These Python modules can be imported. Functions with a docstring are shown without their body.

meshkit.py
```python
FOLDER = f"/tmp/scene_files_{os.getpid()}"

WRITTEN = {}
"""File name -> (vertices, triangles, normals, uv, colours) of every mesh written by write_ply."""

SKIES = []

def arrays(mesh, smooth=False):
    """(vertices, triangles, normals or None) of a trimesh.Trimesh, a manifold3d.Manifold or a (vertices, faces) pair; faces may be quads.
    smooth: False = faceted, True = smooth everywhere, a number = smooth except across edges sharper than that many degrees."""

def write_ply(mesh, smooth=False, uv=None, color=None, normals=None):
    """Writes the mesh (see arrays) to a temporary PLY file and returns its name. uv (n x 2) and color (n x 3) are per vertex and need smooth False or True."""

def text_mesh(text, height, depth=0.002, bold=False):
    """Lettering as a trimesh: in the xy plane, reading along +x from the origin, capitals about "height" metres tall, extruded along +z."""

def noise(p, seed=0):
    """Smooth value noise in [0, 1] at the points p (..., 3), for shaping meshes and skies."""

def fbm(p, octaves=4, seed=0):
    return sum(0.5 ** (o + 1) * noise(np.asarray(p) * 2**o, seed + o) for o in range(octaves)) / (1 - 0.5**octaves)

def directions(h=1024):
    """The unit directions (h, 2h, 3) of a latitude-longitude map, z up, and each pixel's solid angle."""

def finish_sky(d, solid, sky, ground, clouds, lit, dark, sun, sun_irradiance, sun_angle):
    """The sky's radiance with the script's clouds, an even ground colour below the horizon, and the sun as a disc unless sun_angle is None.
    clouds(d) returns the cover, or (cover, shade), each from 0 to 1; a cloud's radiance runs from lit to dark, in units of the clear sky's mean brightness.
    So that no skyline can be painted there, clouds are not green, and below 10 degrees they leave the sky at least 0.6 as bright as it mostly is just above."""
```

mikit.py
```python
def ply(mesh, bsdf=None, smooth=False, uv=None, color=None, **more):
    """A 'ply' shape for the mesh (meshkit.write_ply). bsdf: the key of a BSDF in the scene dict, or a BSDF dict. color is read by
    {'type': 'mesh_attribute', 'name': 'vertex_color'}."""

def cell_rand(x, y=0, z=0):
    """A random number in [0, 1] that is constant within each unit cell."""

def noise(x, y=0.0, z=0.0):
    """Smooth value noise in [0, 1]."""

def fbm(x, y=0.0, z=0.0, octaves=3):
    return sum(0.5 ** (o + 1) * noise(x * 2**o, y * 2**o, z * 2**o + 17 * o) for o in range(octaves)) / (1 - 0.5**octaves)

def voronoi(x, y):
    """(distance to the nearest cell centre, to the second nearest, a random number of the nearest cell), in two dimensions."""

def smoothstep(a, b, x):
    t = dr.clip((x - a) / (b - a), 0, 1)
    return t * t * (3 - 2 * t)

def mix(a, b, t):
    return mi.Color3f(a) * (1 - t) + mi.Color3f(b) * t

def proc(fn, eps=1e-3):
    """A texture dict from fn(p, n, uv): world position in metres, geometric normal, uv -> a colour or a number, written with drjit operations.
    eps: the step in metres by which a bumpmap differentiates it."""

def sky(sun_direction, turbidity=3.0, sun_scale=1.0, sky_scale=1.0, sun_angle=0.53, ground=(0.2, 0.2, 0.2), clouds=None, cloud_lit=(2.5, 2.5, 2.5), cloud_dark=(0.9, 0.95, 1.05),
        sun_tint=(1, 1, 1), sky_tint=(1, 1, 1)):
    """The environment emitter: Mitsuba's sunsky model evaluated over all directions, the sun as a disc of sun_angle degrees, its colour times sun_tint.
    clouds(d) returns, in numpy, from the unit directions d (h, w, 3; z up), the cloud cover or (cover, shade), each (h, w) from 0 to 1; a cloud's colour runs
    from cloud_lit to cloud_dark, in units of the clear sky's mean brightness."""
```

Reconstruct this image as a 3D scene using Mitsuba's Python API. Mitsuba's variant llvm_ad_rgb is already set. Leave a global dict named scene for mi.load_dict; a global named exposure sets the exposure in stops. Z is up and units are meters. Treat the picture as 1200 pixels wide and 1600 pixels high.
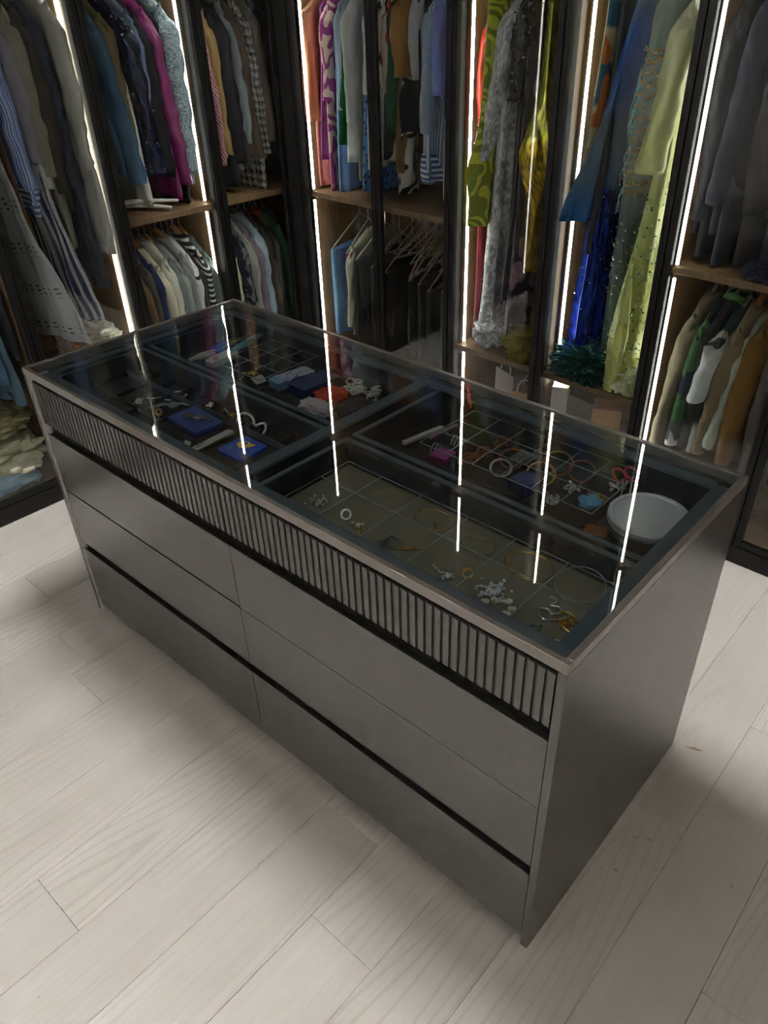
import math, random
import numpy as np, trimesh, drjit as dr, mitsuba as mi
import mikit, meshkit
from mikit import proc, noise, fbm, voronoi, cell_rand, smoothstep
T = mi.ScalarTransform4f
scene, labels, used = {'type': 'scene'}, {}, {}

# ---------------------------------------------------------------- camera, light, exposure
exposure = 1.12
CAM = np.array([2.1673, -0.8040, 1.7867])
FWD = np.array([-0.52863, 0.62503, -0.57436]); UP = np.array([-0.37017, 0.43917, 0.81860])
FOCAL = 1198.06                                   # pixels of a 1200 wide frame
scene['camera'] = {'type': 'perspective', 'fov': 2 * math.degrees(math.atan(600 / FOCAL)), 'fov_axis': 'x', 'near_clip': 0.02,
                   'principal_point_offset_x': -63.8 / 1200, 'principal_point_offset_y': -12.2 / 1600,
                   'to_world': T().look_at(origin=CAM.tolist(), target=(CAM + FWD).tolist(), up=UP.tolist())}
LED = (6.3, 6.25, 5.6)                          # wardrobe LED strips
LAMP = (330.0, 322.0, 308.0)                      # ceiling slot lamps

FILL = 1.6                                       # share of LAMP for the added upward fill light

# ---------------------------------------------------------------- helpers
def lin(c):
    c = np.asarray(c, float) / 255.0
    return np.where(c <= 0.04045, c / 12.92, ((c + 0.055) / 1.055) ** 2.4)
def c3(a): return mi.Color3f(*[float(v) for v in a]) if isinstance(a, np.ndarray) else mi.Color3f(a)
def mix(a, b, t): return c3(a) * (1 - t) + c3(b) * t
def rgb(c): return {'type': 'rgb', 'value': [float(v) for v in lin(c)]}
def bsdf(key, col, rough=0.5, metal=0.0, spec=0.5, **k):
    scene[key] = {'type': 'twosided', 'bsdf': {'type': 'principled', 'base_color': col if isinstance(col, dict) else rgb(col), 'roughness': rough, 'metallic': metal, 'specular': spec, **k}}
    return key
def numbered(name):
    n = used.get(name, 0); used[name] = n + 1
    return name if n == 0 else f'{name}_{n:03d}'
def thing(name, label=None, cat=None, group=None, kind=None):
    key = numbered(name); d = {}
    if label: d['label'] = label
    if cat: d['category'] = cat
    if group: d['group'] = group
    if kind: d['kind'] = kind
    labels[key] = d
    return key
def part(parent, name, mesh, mat, smooth=False, label=None, kind=None, **k):
    key = numbered(parent + '__' + name)
    scene[key] = mikit.ply(mesh, mat, smooth, **k) if not (isinstance(mesh, dict)) else {**mesh, **k}
    if label or kind:
        labels[key] = {a: b for a, b in (('label', label), ('kind', kind)) if b}
    return key
def solo(name, mesh, mat, label=None, cat=None, group=None, kind=None, smooth=False, **k):
    key = thing(name, label, cat, group, kind)
    scene[key] = mikit.ply(mesh, mat, smooth, **k)
    return key
def box(x0, x1, y0, y1, z0, z1, c=0.0):
    if c <= 0:
        m = trimesh.creation.box((x1 - x0, y1 - y0, z1 - z0)); m.apply_translation(((x0 + x1) / 2, (y0 + y1) / 2, (z0 + z1) / 2)); return m
    p = []
    for sx in (0, 1):
        for sy in (0, 1):
            for sz in (0, 1):
                x, y, z = (x0, x1)[sx], (y0, y1)[sy], (z0, z1)[sz]; dx, dy, dz = c * (1 - 2 * sx), c * (1 - 2 * sy), c * (1 - 2 * sz)
                p += [(x, y + dy, z + dz), (x + dx, y, z + dz), (x + dx, y + dy, z)]
    return trimesh.convex.convex_hull(np.array(p))
def cat(*ms): return trimesh.util.concatenate([m for m in ms if m is not None])
def rot(m, ax, deg, c=(0, 0, 0)):
    m = m.copy(); m.apply_transform(trimesh.transformations.rotation_matrix(math.radians(deg), ax, c)); return m
def mv(m, x, y, z=0.0): m = m.copy(); m.apply_translation((x, y, z)); return m
def tube(path, r, n=8, closed=False):
    P = np.asarray(path, float); m = len(P)
    R = np.broadcast_to(np.asarray(r, float), (m,))
    d = np.gradient(P, axis=0) if not closed else np.roll(P, -1, 0) - np.roll(P, 1, 0)
    d /= np.linalg.norm(d, axis=1, keepdims=True) + 1e-12
    ref = np.array([0.31, 0.2, 0.93]) if abs(d[:, 2]).mean() < 0.9 else np.array([1.0, 0.1, 0])
    a = np.cross(d, ref); a /= np.linalg.norm(a, axis=1, keepdims=True) + 1e-12; b = np.cross(d, a)
    th = np.linspace(0, 2 * np.pi, n, endpoint=False)
    V = P[:, None] + R[:, None, None] * (np.cos(th)[None, :, None] * a[:, None] + np.sin(th)[None, :, None] * b[:, None])
    F = []
    for i in range(m if closed else m - 1):
        j = (i + 1) % m
        for k in range(n):
            l = (k + 1) % n
            F += [(i * n + k, i * n + l, j * n + l), (i * n + k, j * n + l, j * n + k)]
    V = V.reshape(-1, 3)
    if not closed:
        V = np.vstack([V, P[0], P[-1]]); q = m * n
        for k in range(n):
            l = (k + 1) % n
            F += [(q, l, k), (q + 1, (m - 1) * n + k, (m - 1) * n + l)]
    return trimesh.Trimesh(V, F, process=False)
def ring(c, r, tr, tilt=(0, 0), n=32, ry=None, a0=0, a1=360):
    a = np.radians(np.linspace(a0, a1, n, endpoint=(a1 - a0 < 360))); ry = ry or r
    P = np.stack([r * np.cos(a), ry * np.sin(a), 0 * a], 1)
    t = tube(P, tr, 6, closed=(a1 - a0 >= 360))
    t = rot(rot(t, (1, 0, 0), tilt[0]), (0, 0, 1), tilt[1])
    return mv(t, *c)
def grid(V, n, m, closed=True):
    """faces of m rings of n points"""
    i = np.arange(m - 1)[:, None]; k = np.arange(n if closed else n - 1)[None]; l = (k + 1) % n
    a, b, c, d = i * n + k, i * n + l, (i + 1) * n + l, (i + 1) * n + k
    return np.vstack([np.stack([a, b, c], -1).reshape(-1, 3), np.stack([a, c, d], -1).reshape(-1, 3)])
def nz(p, f, seed=0):
    return meshkit.noise(np.asarray(p, float) * f + seed * 7.13) if True else 0
def vcol(mesh, c, var=0.05, seed=0):
    v = np.asarray(mesh.vertices); c = np.broadcast_to(lin(c), v.shape).copy()
    return c

# ---------------------------------------------------------------- materials
bsdf('black_metal', (8, 8, 8), 0.35, 0.0, 0.2)
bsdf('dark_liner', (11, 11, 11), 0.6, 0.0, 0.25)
bsdf('taupe_lacquer', (30, 28, 26), 0.28, 0.0, 1.0, clearcoat=0.7, clearcoat_gloss=0.75)
bsdf('taupe_edge', (98, 92, 87), 0.3, 0.0, 0.9)  # lighter than the lacquer: reflected light on the top frame put into colour
bsdf('dark_gap', (3, 3, 3), 0.9, 0.0, 0.05)
bsdf('pale_edge', (205, 200, 196), 0.45)
bsdf('tray_rim', (62, 74, 82), 0.6)
bsdf('drawer_dark', (9, 9, 10), 0.85, 0.0, 0.1)
bsdf('drawer_olive', (66, 60, 48), 0.8)
bsdf('white_wall', (226, 224, 220), 0.8)
bsdf('ceiling_white', (232, 230, 226), 0.85)
bsdf('chrome', (200, 200, 198), 0.18, 1.0)
bsdf('silver', (215, 215, 212), 0.22, 1.0)
bsdf('gold', (214, 170, 84), 0.25, 1.0)
bsdf('white_plastic', (214, 214, 208), 0.4)
bsdf('black_cloth', (6, 6, 7), 0.9, 0.0, 0.05)
bsdf('black_plastic', (20, 20, 20), 0.35)
bsdf('hanger_wood', (176, 128, 74), 0.5)
bsdf('hanger_wire', (168, 162, 152), 0.4)
bsdf('hanger_rose', (216, 172, 154), 0.4)
bsdf('kraft', (186, 146, 98), 0.85)
bsdf('white_paper', (214, 213, 208), 0.8)
bsdf('grey_card', (120, 112, 108), 0.8)
bsdf('royal_blue', (22, 74, 190), 0.35)
bsdf('navy_box', (24, 36, 76), 0.5)
bsdf('crystal', (220, 224, 230), 0.08, 0.6)
bsdf('pearl', (226, 222, 214), 0.25)
bsdf('red_plastic', (188, 44, 40), 0.35)
bsdf('teal_plastic', (120, 190, 196), 0.35)
bsdf('amber', (120, 62, 24), 0.3)
bsdf('pink_card', (170, 62, 140), 0.5)
bsdf('flower_blue', (84, 152, 190), 0.6)
bsdf('lid_white', (226, 228, 234), 0.25)
bsdf('red_cloth', (176, 56, 40), 0.7)
bsdf('pale_cloth', (206, 198, 204), 0.85)
bsdf('emerald', (10, 96, 60), 0.15, 0.3, 0.8)
bsdf('dull_gold', (150, 126, 74), 0.35, 0.9)
bsdf('royal_dull', (34, 60, 128), 0.35)
bsdf('sachet_green', (150, 166, 70), 0.5)
bsdf('wine', (84, 22, 34), 0.4)
bsdf('pink_pale', (196, 150, 176), 0.4)
bsdf('stain', (150, 132, 96), 0.7)
scene['glass'] = {'type': 'thindielectric', 'int_ior': 1.40, 'specular_transmittance': {'type': 'rgb', 'value': [0.86, 0.88, 0.87]}}
scene['top_glass'] = {'type': 'thindielectric', 'int_ior': 1.52, 'specular_transmittance': {'type': 'rgb', 'value': [0.80, 0.86, 0.88]}}
scene['acrylic'] = {'type': 'thindielectric', 'int_ior': 1.49, 'specular_transmittance': {'type': 'rgb', 'value': [0.95, 0.96, 0.96]}}
bsdf('acrylic_edge', (150, 158, 162), 0.2, 0.0, 0.8)
bsdf('acrylic_frost', (118, 112, 94), 0.6)

VC = {'type': 'mesh_attribute', 'name': 'vertex_color'}
def grain_h(p, n, uv): return 0.0016 * fbm(p.x * 260, p.y * 260, p.z * 200, 2)
scene['fabric'] = {'type': 'twosided', 'bsdf': {'type': 'bumpmap', 'bump': proc(grain_h, 0.001), 'scale': 1.0, 'nested': {'type': 'principled', 'base_color': VC, 'roughness': 0.88, 'specular': 0.2, 'sheen': 0.25}}}
bsdf('satin', VC, 0.34, 0.0, 0.5)
bsdf('metallic', VC, 0.3, 0.75, 0.5)
bsdf('sequin', VC, 0.22, 0.7, 0.6)
scene['sheer'] = {'type': 'principledthin', 'base_color': VC, 'roughness': 0.5, 'diff_trans': 1.1, 'spec_trans': 0.0}

def wood(p, n, uv):
    g = fbm(p.x * 9, p.y * 9, p.z * 1.6, 3); h = noise(p.x * 120, p.y * 120, p.z * 7)
    return mix(lin((84, 66, 48)), lin((140, 112, 80)), dr.clip(g * 0.8 + h * 0.35 - 0.1, 0, 1))
bsdf('walnut', proc(wood), 0.5)
PW, PX0 = 0.1915, 1.359
def planks(p, n, uv):
    r = dr.floor((p.x - PX0) / PW + 50); k = cell_rand(r, 3) * 40 + cell_rand(dr.floor(uv.x + 0.5), r, 8) * 31
    fx = (p.x - PX0) / PW + 50 - r - 0.5
    bend = 0.35 * (noise(p.y * 1.1 + k, k, 1) - 0.5)
    cath = dr.sqrt(dr.square((fx + bend) * 3.2) + 0.05) + 0.9 * (p.y * 0.9 + 1.4 * noise(p.y * 1.7 + k, 2.0, k)) + 0.5 * noise(p.x * 24 + k, p.y * 3, 3)
    rings = smoothstep(0.35, 1.0, dr.sin(cath * 15)) * smoothstep(0.35, 0.7, noise(p.x * 6 + k, p.y * 1.2, 9))
    fine = fbm(p.x * 210 + 8 * bend, p.y * 9 + k, k, 2)
    v = 0.32 * rings + 0.30 * fine + 0.40 * noise(p.x * 9 + k, p.y * 1.4, 4) - 0.06
    for sx, sy, sr in ((1.842, 0.409, .006), (1.874, 0.427, .008), (1.818, 0.282, .005), (1.848, 0.299, .009), (2.082, 0.441, .007), (0.492, -0.513, .004), (1.042, -0.76, .004)):
        v = v + 1.1 * smoothstep(sr, sr * 0.4, dr.sqrt(dr.square(p.x - sx) + dr.square((p.y - sy) * 1.6)))
    c = mix(lin((210, 205, 200)), lin((172, 165, 157)), dr.clip(v, 0, 1.3) * 0.85)
    return c * (0.93 + 0.12 * cell_rand(r, 5, dr.floor(uv.x + 0.5)))
def planks_h(p, n, uv): return 0.0006 * fbm(p.x * 190, p.y * 9, 0, 2)
scene['plank_vinyl'] = {'type': 'twosided', 'bsdf': {'type': 'bumpmap', 'bump': proc(planks_h, 0.002), 'scale': 1.0, 'nested': {'type': 'principled', 'base_color': proc(planks), 'roughness': 0.42, 'specular': 0.45}}}

def L3(*c): return mi.Color3f(*[float(v) for v in lin(c)])
def pattern(p, n, uv):
    k = dr.floor(uv.x / 10 + 0.5); u = uv.x - 10 * k; v = uv.y
    def fr(x): return x - dr.floor(x)
    def st(x, w=0.5): return dr.select(fr(x) < w, 1.0, 0.0)
    c = mi.Color3f(0.5)
    def put(i, col):
        nonlocal c
        c = dr.select(k == i, col, c)
    put(1, mix(lin((96, 128, 200)), lin((206, 216, 232)), st(u / 0.017, 0.36)))                       # blue shirt stripes
    put(2, mix(lin((46, 56, 92)), lin((206, 210, 212)), st(u / 0.021, 0.5)))                          # navy white stripes
    a, b = u / 0.032, v / 0.032
    i, j = dr.floor(a * 8), dr.floor(b * 8)
    w = fr((i + j) / 4); warp = st(a); weft = st(b)
    put(3, mix(lin((16, 17, 18)), lin((206, 206, 200)), dr.select(w < 0.5, warp, weft)))              # houndstooth
    put(4, mix(lin((30, 30, 34)), lin((196, 198, 198)), st(v / 0.026, 0.42)))                         # black white bands
    s = dr.sin(6.283 * (v * 7 + 2.2 * noise(u * 16, v * 9, 3) + 1.3 * noise(u * 33, v * 21)))
    put(5, mix(lin((128, 52, 108)), lin((186, 164, 150)), smoothstep(-0.15, 0.1, s)))                 # plum swirls
    d0, d1, rr = voronoi(u * 26 + 0.6 * noise(u * 60, v * 60), v * 26)
    put(6, mix(lin((24, 28, 38)), lin((126, 126, 134)), smoothstep(0.12, 0.2, d1 - d0) * smoothstep(0.3, 0.45, rr)))
    g = fbm(u * 11 + 3, v * 9, 1, 2)
    put(7, mix(lin((214, 214, 206)), lin((30, 32, 32)), smoothstep(0.52, 0.545, g)))                  # black blots on white
    d2, e2, r2 = voronoi(u * 13, v * 13)
    fl = smoothstep(0.42, 0.36, d2) * smoothstep(0.35, 0.4, r2)
    put(8, mix(mix(lin((196, 160, 118)), lin((206, 204, 196)), noise(u * 9, v * 6)), lin((196, 48, 52)), fl))
    d3, e3, r3 = voronoi(u * 42, v * 42)
    put(9, mix(lin((100, 150, 208)), lin((20, 26, 48)), smoothstep(0.24, 0.18, d3)))                  # blue with dots
    hb = fr(u / 0.02); zig = dr.select(hb < 0.5, hb, 1 - hb)
    put(10, mix(lin((160, 160, 156)), lin((196, 196, 190)), st(v / 0.008 + zig * 4)))                 # herringbone
    ey = smoothstep(0.28, 0.2, dr.sqrt(dr.square(fr(u / 0.016) - 0.5) + dr.square(fr(v / 0.018) - 0.5))) * st(v / 0.16 + 0.1, 0.3)
    put(11, mix(lin((196, 206, 212)), lin((70, 84, 96)), ey))                                         # eyelet
    put(12, mix(lin((104, 132, 164)), lin((206, 214, 220)), st(u / 0.011, 0.3)))                      # pinstripe
    put(13, mix(lin((26, 28, 30)), lin((186, 188, 190)), smoothstep(0.5, 0.62, noise(u * 300, v * 240))))  # boucle
    t1, t2 = fbm(u * 9, v * 8, 7, 2), fbm(u * 12 + 4, v * 10, 2, 2)
    put(14, mix(mix(lin((34, 92, 120)), lin((190, 182, 140)), smoothstep(0.45, 0.55, t1)), lin((176, 100, 44)), smoothstep(0.70, 0.74, t2)))
    z = dr.sin(6.283 * (u * 15 + 3 * noise(u * 14, v * 20, 9)))
    put(15, mix(lin((18, 18, 20)), lin((196, 196, 190)), smoothstep(0.35, 0.5, z)))                   # zebra
    jb = dr.floor(v / 0.085 + noise(u * 20, v * 10) * 0.8); q = cell_rand(jb, 4)
    put(16, dr.select(q < 0.35, L3(22, 28, 40), dr.select(q < 0.6, L3(52, 86, 52), dr.select(q < 0.8, L3(196, 200, 196), L3(30, 44, 40)))))
    put(17, mix(lin((120, 26, 44)), lin((206, 190, 190)), st((v + u) / 0.022, 0.4)))                  # red white rope
    d4, e4, r4 = voronoi(u * 9, v * 9)
    lace = smoothstep(0.5, 0.38, d4) * smoothstep(0.45, 0.5, r4) * (0.4 + 0.6 * noise(u * 140, v * 140))
    put(18, mix(lin((30, 27, 34)), lin((176, 150, 176)), lace))                                       # lilac lace on black
    dn = noise(u * 500, v * 60) * 0.35 + fbm(u * 7, v * 6, 3, 2) * 0.8
    put(19, mix(lin((30, 56, 90)), lin((92, 128, 160)), dr.clip(dn, 0, 1)))                         # denim
    pz = dr.sin(6.283 * (2.6 * fbm(u * 12, v * 12, 5, 2) * 2 + v * 3))
    put(20, mix(lin((112, 124, 42)), lin((176, 182, 60)), smoothstep(-0.2, 0.3, pz)))                 # lime jacquard
    put(21, mix(lin((70, 92, 150)), lin((214, 222, 234)), st(v / 0.021, 0.45)))                       # hem bands
    tw = noise(u * 260, v * 260) * 0.6 + noise(u * 60, v * 400) * 0.4
    put(22, mix(lin((84, 104, 116)), lin((170, 186, 190)), smoothstep(0.35, 0.65, tw)))               # blue grey tweed
    put(23, mix(lin((14, 18, 28)), lin((44, 52, 70)), smoothstep(0.5, 0.75, noise(u * 300, v * 300))))   # navy tweed
    lc = voronoi(u * 62 + noise(u * 20, v * 20), v * 44)
    put(24, mix(lin((140, 144, 152)), lin((222, 224, 228)), 0.55 * smoothstep(0.42, 0.62, noise(u * 150, v * 80)) + 0.4 * smoothstep(0.5, 0.65, fbm(u * 26, v * 20, 4, 2)) + 0.15 * smoothstep(0.16, 0.04, lc[1] - lc[0])))  # grey lace
    pr = fbm(u * 8, v * 7, 11, 3)
    put(25, mix(mix(lin((40, 60, 40)), lin((150, 60, 40)), smoothstep(0.45, 0.5, pr)), lin((200, 206, 206)), smoothstep(0.6, 0.62, pr)))  # dark floral
    bk = st(v / 0.19 + 0.2, 0.08)
    put(26, mix(lin((200, 206, 206)), lin((34, 36, 40)), bk))                                         # white with black bands
    return c
def packet(p, n, uv):
    g = noise(p.x * 160, p.y * 90, 2) * 0.6 + noise(p.x * 50, p.y * 60, 5) * 0.5
    return mix(mix(lin((206, 212, 226)), lin((120, 92, 160)), smoothstep(0.5, 0.7, g)), lin((120, 170, 206)), smoothstep(0.55, 0.5, p.y))
bsdf('packet_print', proc(packet), 0.5)
bsdf('printed', proc(pattern), 0.8, 0.0, 0.25)
bsdf('printed_satin', proc(pattern), 0.35, 0.0, 0.5)

# ---------------------------------------------------------------- room shell
XL, YR = -0.735, 1.666                 # the two door planes
RX, FY, CZ = 3.7, -1.62, 2.62          # right wall, front wall, ceiling
DEP = 0.60
solo('wall_back', box(-1.50, RX + 0.1, YR + DEP + 0.015, YR + DEP + 0.115, 0, CZ), 'white_wall', kind='structure')
solo('wall_left', box(XL - DEP - 0.115, XL - DEP - 0.015, FY - 0.1, YR + DEP + 0.015, 0, CZ), 'white_wall', kind='structure')
solo('wall_front', box(XL - DEP - 0.015, RX + 0.1, FY - 0.1, FY, 0, CZ), 'white_wall', kind='structure')
solo('wall_right', box(RX, RX + 0.1, FY, YR + DEP + 0.015, 0, CZ), 'white_wall', kind='structure')
# floor: planks of vinyl, laid along y
fl = thing('floor', kind='structure')
part(fl, 'underlay', box(XL - DEP - 0.11, RX + 0.1, FY - 0.1, YR + DEP + 0.1, -0.05, -0.0045), 'dark_gap')
random.seed(5)
joints = {0: -0.26, -6: -0.225, -1: -0.03, 4: 0.17, -3: 0.62, 2: -0.75, 3: 0.95, -5: -0.9, -2: -1.0, 1: 0.55, -4: 0.1}
for r in range(-11, 13):
    x0 = PX0 + r * PW; x1 = x0 + PW
    if x1 < XL - 0.1 or x0 > RX: continue
    y = joints.get(r, random.uniform(-1.2, 0.2)); n = 0
    while y > FY: y -= 1.25
    while y < YR + 0.1:
        a, b = max(y, FY), min(y + 1.25, YR + 0.1)
        if b - a > 0.05:
            m = box(max(x0, XL - 0.1) + 0.0004, min(x1, RX) - 0.0004, a + 0.0004, b - 0.0004, -0.0045, 0, 0.0007)
            if r == 0 and b < -0.2: m = rot(m, (1, 0, 0), 0.28, ((x0 + x1) / 2, b, 0))
            part(fl, 'plank', m, 'plank_vinyl', uv=np.full((len(m.vertices), 2), float(n)))
        y += 1.25; n += 1
# ceiling with three slots that hold linear lamps
SLOTS = [('x', -0.90, 0.20, 0.0263, -0.6, RX - 0.3), ('x', 1.25, 0.0187, 0.0187, -0.3, RX - 0.3), ('y', -0.60, 0.0115, 0.0115, -1.2, 1.45)]
ZO, SD = 2.52, 0.10
GAIN = {-0.90: 0.80, 1.25: 0.86, -0.60: 1.0}
solo('ceiling', box(XL - DEP - 0.015, RX, FY, YR + DEP + 0.015, CZ + 0.04, CZ + 0.1), 'ceiling_white', kind='structure')
for ax, c, hm, h, a, b in SLOTS:
    k = thing('unseen_lamp', {-0.90: 'long recessed slot lamp on the ceiling in front of the island', 1.25: 'long recessed slot lamp on the ceiling between island and back wardrobe', -0.60: 'recessed slot lamp on the ceiling along the left wardrobe'}[c], 'lamp')
    def bar(p0, p1, z0, z1): return box(a, b, p0, p1, z0, z1) if ax == 'x' else box(p0, p1, a, b, z0, z1)
    e = (box(a, a + 0.004, c - hm, c + h, ZO, CZ), box(b - 0.004, b, c - hm, c + h, ZO, CZ)) if ax == 'x' else (box(c - hm, c + h, a, a + 0.004, ZO, CZ), box(c - hm, c + h, b - 0.004, b, ZO, CZ))
    part(k, 'housing', cat(bar(c - hm - 0.004, c - hm, ZO, CZ + 0.04), bar(c + h, c + h + 0.004, ZO, CZ + 0.04), bar(c - hm, c + h, CZ + 0.005, CZ + 0.04), *e), 'black_metal')
    part(k, 'led_line', bar(c - 0.004, c + 0.004, ZO + SD - 0.002, ZO + SD), 'white_plastic', emitter={'type': 'area', 'radiance': {'type': 'rgb', 'value': [v * GAIN[c] for v in LAMP]}, 'sampling_weight': 4.0})

# an unseen fill light added along the front wall, open only upwards
k = thing('unseen_lamp', 'added unseen fill light high on the front wall, shining up at the ceiling', 'lamp')
LY, LZ = -1.53, 2.20
part(k, 'housing', cat(box(-0.6, RX - 0.3, LY - 0.06, LY + 0.06, LZ - 0.02, LZ - 0.015), box(-0.6, RX - 0.3, LY - 0.066, LY - 0.06, LZ - 0.02, LZ + 0.03), box(-0.6, RX - 0.3, LY + 0.06, LY + 0.066, LZ - 0.02, LZ + 0.03)), 'white_plastic')
part(k, 'led_line', box(-0.6, RX - 0.3, LY - 0.008, LY + 0.008, LZ - 0.004, LZ), 'white_plastic', emitter={'type': 'area', 'radiance': {'type': 'rgb', 'value': [v * FILL for v in LAMP]}, 'sampling_weight': 2.0})

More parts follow.
